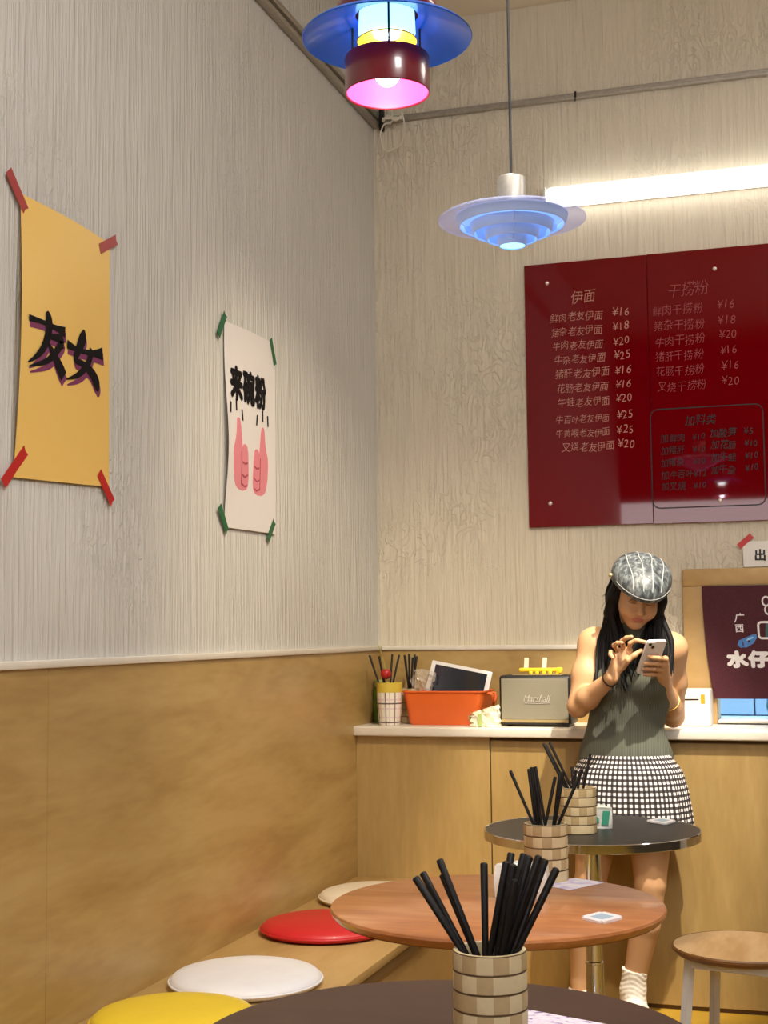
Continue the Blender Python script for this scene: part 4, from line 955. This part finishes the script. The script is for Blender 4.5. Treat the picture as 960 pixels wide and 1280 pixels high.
def torso(F, g=0.0):
    """trunk; g swells it so the same shape serves the knit top"""
    F.ell((-.695, 4.945, .86), (.150+g, .100+g, .12), .04)
    F.ell((-.698, 4.945, .97), (.128+g, .092+g, .14), .05)
    F.ell((-.675, 4.935, 1.10), (.132+g, .092+g, .12), .05)
    F.ell((-.660, 4.930, 1.20), (.138+g, .090+g, .11), .05)
    F.cap((-.755, 4.93, 1.285), (-.565, 4.94, 1.272), .052+g, .052+g, .05)
    for sx_ in (-1, 1): F.ell((-.668+sx_*.066, 4.865, 1.155), (.058+g, .05+g, .055+g), .04)
def build_body():
    F = Field((-.96, 4.60, .0), (-.42, 5.16, 1.60), .0026)
    torso(F)
    F.cap((-.652, 4.93, 1.30), hd(0, -.022, -.06), .056, .047, .03)
    # head
    F.ell(hd(0, -.012, .025), (.073, .092, .098), .02, HAX)
    F.ell(hd(0, .022, -.032), (.060, .066, .080), .03, HAX)
    F.ell(hd(0, .062, -.090), (.024, .022, .020), .03, HAX)
    for s_ in (-1, 1):
        F.ell(hd(s_*.034, .062, -.038), (.026, .026, .026), .03, HAX)
        F.ell(hd(s_*.073, -.008, -.012), (.009, .018, .030), .008, HAX)
        F.ell(hd(s_*.031, .0865, .006), (.013, .008, .008), .004, HAX)
    F.cap(hd(0, .084, .015), hd(0, .106, -.026), .007, .0105, .014)
    for s_ in (-1, 1): F.ell(hd(s_*.011, .098, -.030), (.007, .008, .006), .008, HAX)
    F.ell(hd(0, .0865, -.055), (.021, .009, .0052), .005, HAX); F.ell(hd(0, .0845, -.064), (.018, .009, .006), .005, HAX)
    # arms
    rs, re, rw = V3(-.800, 4.915, 1.290), V3(-.842, 4.845, 1.072), V3(-.706, 4.722, 1.176)
    ls, le, lw = V3(-.522, 4.945, 1.270), V3(-.545, 5.088, 1.026), V3(-.548, 4.885, 1.138)
    F.chain([rs, rs*.5+re*.5, re], [.047, .0435, .036], .03); F.chain([re, re*.7+rw*.3, rw], [.0345, .0365, .0225], .02)
    F.ell(rs+V3(.012, 0, .0), (.048, .048, .046), .04)
    F.chain([ls, ls*.5+le*.5, le], [.046, .043, .037], .03); F.chain([le, le*.7+lw*.3, lw], [.035, .036, .0225], .02)
    F.ell(ls+V3(-.012, 0, .0), (.047, .047, .046), .04)
    # her right hand: palm then five bent fingers, index on the screen edge
    pk = [V3(-.690, 4.712, 1.246), V3(-.679, 4.716, 1.262), V3(-.663, 4.718, 1.270), V3(-.646, 4.722, 1.264)]
    for q in pk: F.cap(rw, q, .019, .0105, .008)
    F.cap(rw*.6+pk[3]*.4, pk[3], .017, .011, .01)
    fr = .0078
    F.chain([pk[0], V3(-.702, 4.690, 1.262), V3(-.700, 4.668, 1.254), V3(-.691, 4.658, 1.244)], [fr, fr*.95, fr*.9, fr*.8], .004)
    F.chain([pk[1], V3(-.690, 4.688, 1.284), V3(-.676, 4.664, 1.292), V3(-.659, 4.652, 1.293)], [fr*1.08, fr, fr*.93, fr*.84], .004)
    F.chain([pk[2], V3(-.663, 4.688, 1.298), V3(-.645, 4.662, 1.309), V3(-.626, 4.650, 1.312)], [fr*1.1, fr*1.03, fr*.95, fr*.85], .004)
    F.chain([pk[3], V3(-.638, 4.700, 1.290), V3(-.618, 4.694, 1.301), ph(.052, -.028, -.013)], [fr*1.08, fr, fr*.93, fr*.84], .004)
    F.chain([rw*.55+pk[3]*.45+V3(.008, -.004, -.004), V3(-.648, 4.702, 1.234), V3(-.626, 4.704, 1.250), ph(.020, -.040, -.009)], [.014, .0105, .0092, .0078], .006)
    # her left hand: fingers wrapped over the back of the phone, thumb on its screen side
    kn = [ph(-.004, .050, .008), ph(-.028, .052, .010), ph(-.051, .051, .010), ph(-.074, .048, .008)]
    for q in kn: F.cap(lw, q, .020, .0112, .01)
    tips = [(.008, .018, .016, .012, -.016), (-.016, .020, .017, -.018, -.022), (-.040, .020, .017, -.043, -.020), (-.064, .018, .016, -.068, -.010)]
    for q, (a1, b1, n1, a2, b2) in zip(kn, tips): F.chain([q, ph(a1, b1, n1), ph((a1+a2)/2, (b1+b2)/2, .0155), ph(a2, b2, .0125)], [.0090, .0084, .0078, .0068], .004)
    F.chain([lw*.5+kn[2]*.5+V3(.006, 0, .004), ph(-.050, .046, -.018), ph(-.022, .040, -.019), ph(.004, .026, -.014)], [.016, .0115, .0096, .008], .008)
    # legs
    F.chain([(-.770, 4.945, .80), (-.798, 4.915, .64), (-.822, 4.895, .47), (-.850, 4.905, .33), (-.868, 4.925, .12), (-.868, 4.925, .06)], [.088, .074, .054, .051, .036, .036], .008)
    F.chain([(-.625, 4.945, .80), (-.616, 4.915, .64), (-.618, 4.895, .47), (-.640, 4.905, .33), (-.688, 4.930, .12), (-.690, 4.930, .06)], [.088, .074, .054, .051, .036, .036], .008)
    for fx, dx in ((-.868, -.02), (-.690, .03)): F.chain([(fx, 4.935, .045), (fx+dx*.6, 4.85, .036), (fx+dx, 4.76, .026)], [.036, .034, .026], .02)
    return F.surface()
V, Fq = build_body()
P = (V[Fq].mean(1)-HO) @ HAX.T; mi_ = np.zeros(len(Fq))
lipz = (np.abs(P[:, 0]) < .022) & (P[:, 1] > .078) & (P[:, 2] < -.0500) & (P[:, 2] > -.0695) & ((P[:, 0]/.022)**2 + ((P[:, 2]+.0598)/.0098)**2 < 1); mi_[lipz] = 1
eye = (P[:, 1] > .075) & (((np.abs(P[:, 0])-.031)/.014)**2 + ((P[:, 2]-.0005)/.0035)**2 < 1); mi_[eye] = 2
raw('body', V, Fq, [M['skin'], M['lip'], M['brow']], person, mi_)
# knit top: the trunk swollen a little, armholes and hem cut clean, high collar
F = Field((-.92, 4.78, .80), (-.46, 5.10, 1.42), .004)
torso(F, .007)
F.ell((-.698, 4.945, .88), (.158, .110, .13), .04)
F.cap((-.652, 4.93, 1.30), hd(0, -.026, -.075), .064, .056, .03)
sl, (X, Y, Zg) = F.grid(F.lo, F.lo+F.h*F.n)
F.f[sl] = np.maximum(F.f[sl], (.842 + .16*np.clip(np.abs(X+.70)-.05, 0, 1)) - Zg)          # curved hem
F.f[sl] = np.maximum(F.f[sl], (Zg-1.358))
F.f[sl] = np.maximum(F.f[sl], -(np.sqrt((X+.845)**2+((Y-4.92)*.9)**2+((Zg-1.25)*.62)**2)-.082))
F.f[sl] = np.maximum(F.f[sl], -(np.sqrt((X+.478)**2+((Y-4.945)*.9)**2+((Zg-1.235)*.62)**2)-.080))
V, Fq = F.surface()
k = NT('dark_knit'); wv = k.n('ShaderNodeTexWave', wave_type='BANDS', bands_direction='X'); wv.inputs['Scale'].default_value = 60; wv.inputs['Distortion'].default_value = .6
k.l(k.coords(), wv.inputs[0]); k.bump(wv.outputs[0], .25, .003)
k.l(k.ramp(wv.outputs[0], [(.2, S(84, 86, 76)), (.8, S(98, 99, 88))]), k.b.inputs['Base Color']); k.b.inputs['Roughness'].default_value = .9; k.b.inputs['Specular IOR Level'].default_value = .2
M['knit'] = k.m
raw('knit_top', V, Fq, M['knit'], person, label='sleeveless dark grey-green knit top with a high collar')
# gathered checked skirt
k = NT('gingham'); tc = k.n('ShaderNodeTexCoord'); sp = k.n('ShaderNodeSeparateXYZ'); k.l(tc.outputs['UV'], sp.inputs[0])
def band2(src, per):
    a = k.n('ShaderNodeMath', operation='MULTIPLY'); k.l(src, a.inputs[0]); a.inputs[1].default_value = 1/per
    c = k.n('ShaderNodeMath', operation='FRACT'); k.l(a.outputs[0], c.inputs[0])
    d = k.n('ShaderNodeMath', operation='LESS_THAN'); k.l(c.outputs[0], d.inputs[0]); d.inputs[1].default_value = .52
    return d.outputs[0]
ad = k.n('ShaderNodeMath', operation='ADD'); k.l(band2(sp.outputs['X'], .0196), ad.inputs[0]); k.l(band2(sp.outputs['Y'], .0190), ad.inputs[1])
ml = k.n('ShaderNodeMath', operation='MULTIPLY'); k.l(ad.outputs[0], ml.inputs[0]); ml.inputs[1].default_value = .5
rp = k.ramp(ml.outputs[0], [(0, S(26, 22, 24)), (.4, S(70, 64, 66)), (.75, S(236, 230, 228))]); k.l(rp, k.b.inputs['Base Color'])
rp.node.color_ramp.interpolation = 'CONSTANT'; k.b.inputs['Roughness'].default_value = .85
M['gingham'] = k.m
def ruf(th, i):
    q = max(0, i-1)/9
    w_ = 1 + q*(.020*math.sin(19*th+.4) + .016*math.sin(31*th+1.3) + .012*math.sin(11*th+2))
    return (w_, w_*.70)
prof = [(.150, .905), (.160, .888), (.176, .868), (.189, .845), (.198, .815), (.205, .78), (.210, .745), (.214, .71), (.217, .675), (.219, .64), (.219, .622)]
bm, rows = uv_lathe(prof, (-.690, 4.925, 0), 192, ruf)
obj_uv('skirt', bm, M['gingham'], person, smooth=80, label='gathered black and white checked skirt')
M['sock'] = plain('white_sock', S(232, 224, 212), .9, noise=.04, nscale=50); M['shoe'] = plain('white_shoe', S(226, 218, 204), .5); M['sole'] = plain('dark_sole', S(36, 32, 30), .6)
for fx, dx, top in ((-.868, -.02, .098), (-.690, .03, .175)):
    F = Field((fx-.09, 4.68, .0), (fx+.1, 5.02, top+.03), .0035)
    q = (top-.12)/.21; lx_ = fx+(.010 if fx < -.8 else .05)*max(0, q)
    F.chain([(lx_, 4.925-.02*max(0, q), top+.03), (fx, 4.925, .10), (fx, 4.932, .05), (fx+dx*.6, 4.85, .04)], [.0435+.006*max(0, q), .041, .041, .037], .02)
    sl, (X, Y, Zg) = F.grid(F.lo, F.lo+F.h*F.n)
    F.f[sl] = np.maximum(F.f[sl], Zg-top-.18*(fx-X)*(1 if fx > -.8 else 0)); F.f[sl] += (.0013*np.sin(Zg*380+60*X+14*np.sin(40*Y))).astype(np.float32)
    V, Fq = F.surface(); raw('sock', V, Fq, M['sock'], person, label='slouchy white sock')
    F = Field((fx-.1, 4.64, .0), (fx+.12, 5.02, .12), .0035)
    F.chain([(fx, 4.945, .045), (fx+dx*.6, 4.85, .042), (fx+dx, 4.765, .036)], [.046, .045, .040], .02)
    sl, (X, Y, Zg) = F.grid(F.lo, F.lo+F.h*F.n); F.f[sl] = np.maximum(np.maximum(F.f[sl], .012-Zg), Zg-.072-.12*np.clip(Y-4.9, 0, 1))
    V, Fq = F.surface(); sh_ = raw('shoe', V, Fq, M['shoe'], person)
    F = Field((fx-.1, 4.64, -.02), (fx+.12, 5.02, .06), .0035)
    F.chain([(fx, 4.945, .03), (fx+dx*.6, 4.85, .03), (fx+dx, 4.765, .03)], [.050, .048, .043], .02)
    sl, (X, Y, Zg) = F.grid(F.lo, F.lo+F.h*F.n); F.f[sl] = np.maximum(np.maximum(F.f[sl], .0005-Zg), Zg-.016)
    V, Fq = F.surface(); raw('sole', V, Fq, M['sole'], sh_)
# hair: a close cap of hair and long straight locks over the shoulders and chest
bm = bmesh.new(); r_ = random.Random(11)
F = Field((-.80, 4.68, 1.22), (-.44, 5.06, 1.62), .004)
F.ell(hd(0, -.022, .032), (.080, .090, .086), .02, HAX)
F.ell(hd(0, -.055, -.05), (.072, .055, .10), .03, HAX)
for s_ in (-1, 1): F.chain([hd(s_*.070, .004, .05), hd(s_*.078, .012, -.02), hd(s_*.080, .012, -.09)], [.022, .022, .024], .02)
sl, (X, Y, Zg) = F.grid(F.lo, F.lo+F.h*F.n); Q = np.stack([X-HO[0], Y-HO[1], Zg-HO[2]], -1) @ HAX.T
face = np.sqrt((Q[..., 0]/.062)**2 + ((Q[..., 2]+.03)/.088)**2) - 1
F.f[sl] = np.maximum(F.f[sl], -np.where(Q[..., 1] > .02, face*.06, .1))
V, Fq = F.surface()
hm = bmesh.new(); vv = [hm.verts.new(p) for p in V]
for q in Fq: hm.faces.new([vv[i] for i in q])
merge(bm, hm)
def lock(p0, p1, p2, p3, r0, fl=.55):
    pts = smooth_path([p0, p1, p2, p3], 14); n = len(pts); tube(pts, [r0*(.75+.25*min(1, i/3))*(1 if i < n-5 else (n-i)/5*.8+.2) for i in range(n)], 6, bm, flat=fl)
for i in range(74):          # her right side, falling forward (left in the photo)
    a = r_.random(); e = r_.random(); j = lambda q: r_.uniform(-q, q)
    p0 = hd(.076+j(.005), .035-.09*a, .03+j(.02)); p1 = hd(.080+.012*e+j(.006), .028-.07*a, -.055+j(.01))
    x2 = -.764+.075*e+.012*j(1); p2 = V3(x2, 4.845+.03*a-.015*e, 1.285+j(.012)); p3 = V3(-.778+.115*e+j(.012), 4.812+j(.014)+.012*a, 1.13+.025*e+j(.03))
    lock(p0, p1, p2, p3, r_.uniform(.006, .0095))
for i in range(58):          # her left side
    a = r_.random(); e = r_.random()
    p0 = hd(-.076+j(.005), .035-.09*a, .03+j(.02)); p1 = hd(-.080-.010*e+j(.006), .028-.07*a, -.06+j(.01))
    p2 = V3(-.575+.055*e+j(.008), 4.85+.03*a, 1.285+j(.012)); p3 = V3(-.592+.070*e+j(.010), 4.830+j(.012)+.02*a, 1.195+j(.025))
    lock(p0, p1, p2, p3, r_.uniform(.006, .0095))
for i in range(90):          # drawn across the collar under the chin
    e = r_.random(); s_ = 1 if i % 5 < 3 else -1
    p0 = hd(s_*(.070+j(.005)), .02-.05*r_.random(), -.02+j(.02)); p1 = hd(s_*(.066+j(.008)), .005, -.095+j(.01))
    x3 = (-.745+.12*e) if s_ > 0 else (-.655+.09*e); p2 = V3((x3+p1[0])/2+j(.006), 4.842+j(.008), 1.29+j(.01)); p3 = V3(x3, 4.822+j(.01), 1.185+j(.035))
    lock(p0, p1, p2, p3, r_.uniform(.006, .009))
for i in range(40):          # down the back
    a = r_.uniform(-1, 1); p0 = hd(.07*a, -.10, .0+j(.02)); p1 = hd(.075*a, -.095, -.08); p2 = V3(-.655-.11*a, 4.998, 1.27); p3 = V3(-.662-.12*a, 5.035+j(.006), 1.08+j(.04)); lock(p0, p1, p2, p3, r_.uniform(.008, .012))
for i in range(9):           # fly-away strands
    p0 = hd(.078, .0, .03); p3 = hd(.105+j(.02), -.02, -.07+j(.05)); tube(smooth_path([p0, hd(.088, -.01, .0), p3], 8), .0007, 4, bm)
hair = obj('hair', bm, M['hair'], person, smooth=60, label='long straight black hair')

# flat cap of worn grey leather panels with a short peak
k = NT('worn_leather'); n1 = k.n('ShaderNodeTexNoise'); n1.inputs['Scale'].default_value = 38; n1.inputs['Detail'].default_value = 6; n1.inputs['Distortion'].default_value = 1.2
k.l(k.coords((1, 1, .35)), n1.inputs[0]); n2 = k.n('ShaderNodeTexNoise'); n2.inputs['Scale'].default_value = 130; n2.inputs['Detail'].default_value = 4; k.l(k.coords((1, 1, .5)), n2.inputs[0])
mx = k.n('ShaderNodeMix', data_type='FLOAT'); mx.inputs[0].default_value = .4; k.l(n1.outputs[0], mx.inputs[2]); k.l(n2.outputs[0], mx.inputs[3])
k.l(k.ramp(mx.outputs[0], [(.36, S(32, 35, 38)), (.49, S(70, 75, 78)), (.68, S(138, 143, 144))]), k.b.inputs['Base Color']); k.b.inputs['Roughness'].default_value = .42; k.bump(mx.outputs[0], .35, .004)
M['leather'] = k.m; M['leather_seam'] = plain('pale_worn_seam', S(156, 158, 156), .5); M['cap_dark'] = plain('dark_cap_lining', S(24, 24, 26), .7)
def cap_edge(th):
    """plan outline: th = 0 straight ahead"""
    c, s_ = math.cos(th), math.sin(th)
    fr = max(0, c); R_f = .100 + .052*fr**1.2
    return .104*s_, (R_f*c if c > 0 else .112*c), .050 - .003*fr**2 - .012*max(0, -c)
def cap_pt(th, t):
    """t 0 crown .. 1 edge"""
    ex, ey, eu = cap_edge(th); c = math.cos(th); fr = max(0, c)
    rr_2 = math.sin(t*PI/2)**.92; hh = math.cos(t*PI/2)
    puff = 1 + .035*math.sin(PI*t)**2
    slope = hh**(.85 + .25*fr)
    top = .131
    q = V3(*hd(ex*rr_2*puff, ey*rr_2*puff - .012*(1-rr_2), eu + (top-eu)*slope))
    return q
nt, nr = 96, 26; bm = bmesh.new(); G = []
for i in range(nr+1):
    t_ = i/nr
    G.append([bm.verts.new(cap_pt(2*PI*k_/nt, t_)) for k_ in range(nt)] if i else [bm.verts.new(cap_pt(0, 0))])
for k_ in range(nt): bm.faces.new((G[0][0], G[1][k_], G[1][(k_+1) % nt]))
for i in range(1, nr):
    for k_ in range(nt): bm.faces.new((G[i][k_], G[i+1][k_], G[i+1][(k_+1) % nt], G[i][(k_+1) % nt]))
# rolled edge and inner band
E1 = [bm.verts.new(V3(*cap_pt(2*PI*k_/nt, 1)) - .007*HU) for k_ in range(nt)]
def inner(th, u): return V3(*hd(.088*math.sin(th), .098*math.cos(th)-.008, u))
E2 = [bm.verts.new(inner(2*PI*k_/nt, .046)) for k_ in range(nt)]
E3 = [bm.verts.new(inner(2*PI*k_/nt, .075)) for k_ in range(nt)]
for a, b, m_ in ((G[nr], E1, 0), (E1, E2, 1), (E2, E3, 1)):
    for k_ in range(nt): bm.faces.new((a[k_], b[k_], b[(k_+1) % nt], a[(k_+1) % nt])).material_index = m_
bmesh.ops.recalc_face_normals(bm, faces=bm.faces)
cap_o = obj('cap', bm, [M['leather'], M['cap_dark']], person, smooth=50, label='worn grey leather flat cap')
# raised seams running from front to back
for sx_ in (-.062, -.022, .022, .062):
    pts = []
    for i in range(31):
        y_ = -.095 + .236*i/30; best = None
        # walk the crown surface at side offset sx_
        th = math.atan2(sx_*1.0, y_) if abs(y_) > 1e-4 else PI/2*(1 if sx_ > 0 else -1)
        lo_, hi_ = 0.0, 1.0; target = math.hypot(sx_, y_)
        for _ in range(24):
            mid = (lo_+hi_)/2; q = (cap_pt(th, mid)-HO) @ HAX.T
            if math.hypot(q[0], q[1]+.012*(1-math.sin(mid*PI/2)**.92)) < target: lo_ = mid
            else: hi_ = mid
        if hi_ < .985: pts.append(cap_pt(th, hi_) + .0006*HU)
    obj('panel_seam', tube(pts, .0019, 6), M['leather_seam'], cap_o, smooth=60)
# stitched line along the peak
pts = [cap_pt(th, .95)+.0012*HF for th in np.linspace(-1.1, 1.1, 30)]
obj('peak_seam', tube(pts, .0015, 6), M['leather_seam'], cap_o, smooth=60)
b = bmesh.new(); bmesh.ops.create_uvsphere(b, u_segments=12, v_segments=8, radius=.008, matrix=Matrix.Translation(cap_pt(math.radians(84), .97)+.004*HS)); obj('side_rivet', b, M['brass'], cap_o, smooth=60)
# wrist things
M['gold_metal'] = plain('gold_bangle', S(214, 166, 84), .25, .9); M['hair_tie'] = plain('dark_hair_tie', S(40, 20, 22), .7)
def ringlet(c, d, r, th, m, name, label):
    d = Vector(d).normalized(); q = d.to_track_quat('Z', 'Y'); pts = [Vector(c) + q @ Vector((r*math.cos(a), r*math.sin(a), 0)) for a in np.linspace(0, 2*PI, 41)]
    return obj(name, tube(pts, th, 6, caps=False), m, person, smooth=80, label=label)
ringlet((-.548, 4.972, 1.087), (0, -.86, .48), .0385, .0022, M['gold_metal'], 'bracelet', 'thin gold bangle')
ringlet((-.716, 4.731, 1.169), (.73, -.6, .5), .0262, .0026, M['hair_tie'], 'wristband', 'dark hair tie worn on the wrist')

# phone held in both hands
M['phone'] = plain('white_phone_back', S(238, 236, 240), .22, coat=.3); M['lens'] = plain('dark_lens', S(18, 18, 22), .08, coat=.6)
k = NT('lit_screen'); k.b.inputs['Base Color'].default_value = S(30, 34, 44); k.b.inputs['Emission Color'].default_value = (.8, .85, 1, 1); k.b.inputs['Emission Strength'].default_value = .25; M['phone_screen'] = k.m
pm = Matrix(((PS[0], PL[0], PN[0], PC[0]), (PS[1], PL[1], PN[1], PC[1]), (PS[2], PL[2], PN[2], PC[2]), (0, 0, 0, 1)))
t = thing('phone', 'white smartphone held in both hands by the woman', 'phone', tuple(PC))
def plate(hx_, hy_, rad, z0, z1, bev=.0015):
    bm = loft([(rrect(hx_-bev, hy_-bev, rad), z0), (rrect(hx_, hy_, rad), z0+bev), (rrect(hx_, hy_, rad), z1-bev), (rrect(hx_-bev, hy_-bev, rad), z1)], (0, 0, 0), True, True)
    bmesh.ops.transform(bm, matrix=pm, verts=bm.verts); return bm
obj('body', plate(.0358, .0735, .0105, -.0042, .0042), M['phone'], t)
obj('screen', plate(.0330, .0705, .009, -.0050, -.0040, .0002), M['phone_screen'], t)
bm = loft([(rrect(.0145, .0145, .005), .004), (rrect(.0145, .0145, .005), .0058), (rrect(.0135, .0135, .005), .0062)], (-.0175, .054, 0), True, True); bmesh.ops.transform(bm, matrix=pm, verts=bm.verts)
cb = obj('camera_bump', bm, M['phone'], t)
for u_, v_ in ((-.0235, .060), (-.0115, .048)):
    bm = lathe([(0, .0062), (.0056, .0062), (.0056, .0078), (.0048, .0084), (0, .0084)], (u_, v_, 0), 24); bmesh.ops.transform(bm, matrix=pm, verts=bm.verts); obj('lens', bm, M['lens'], cb, label='dark camera lens')
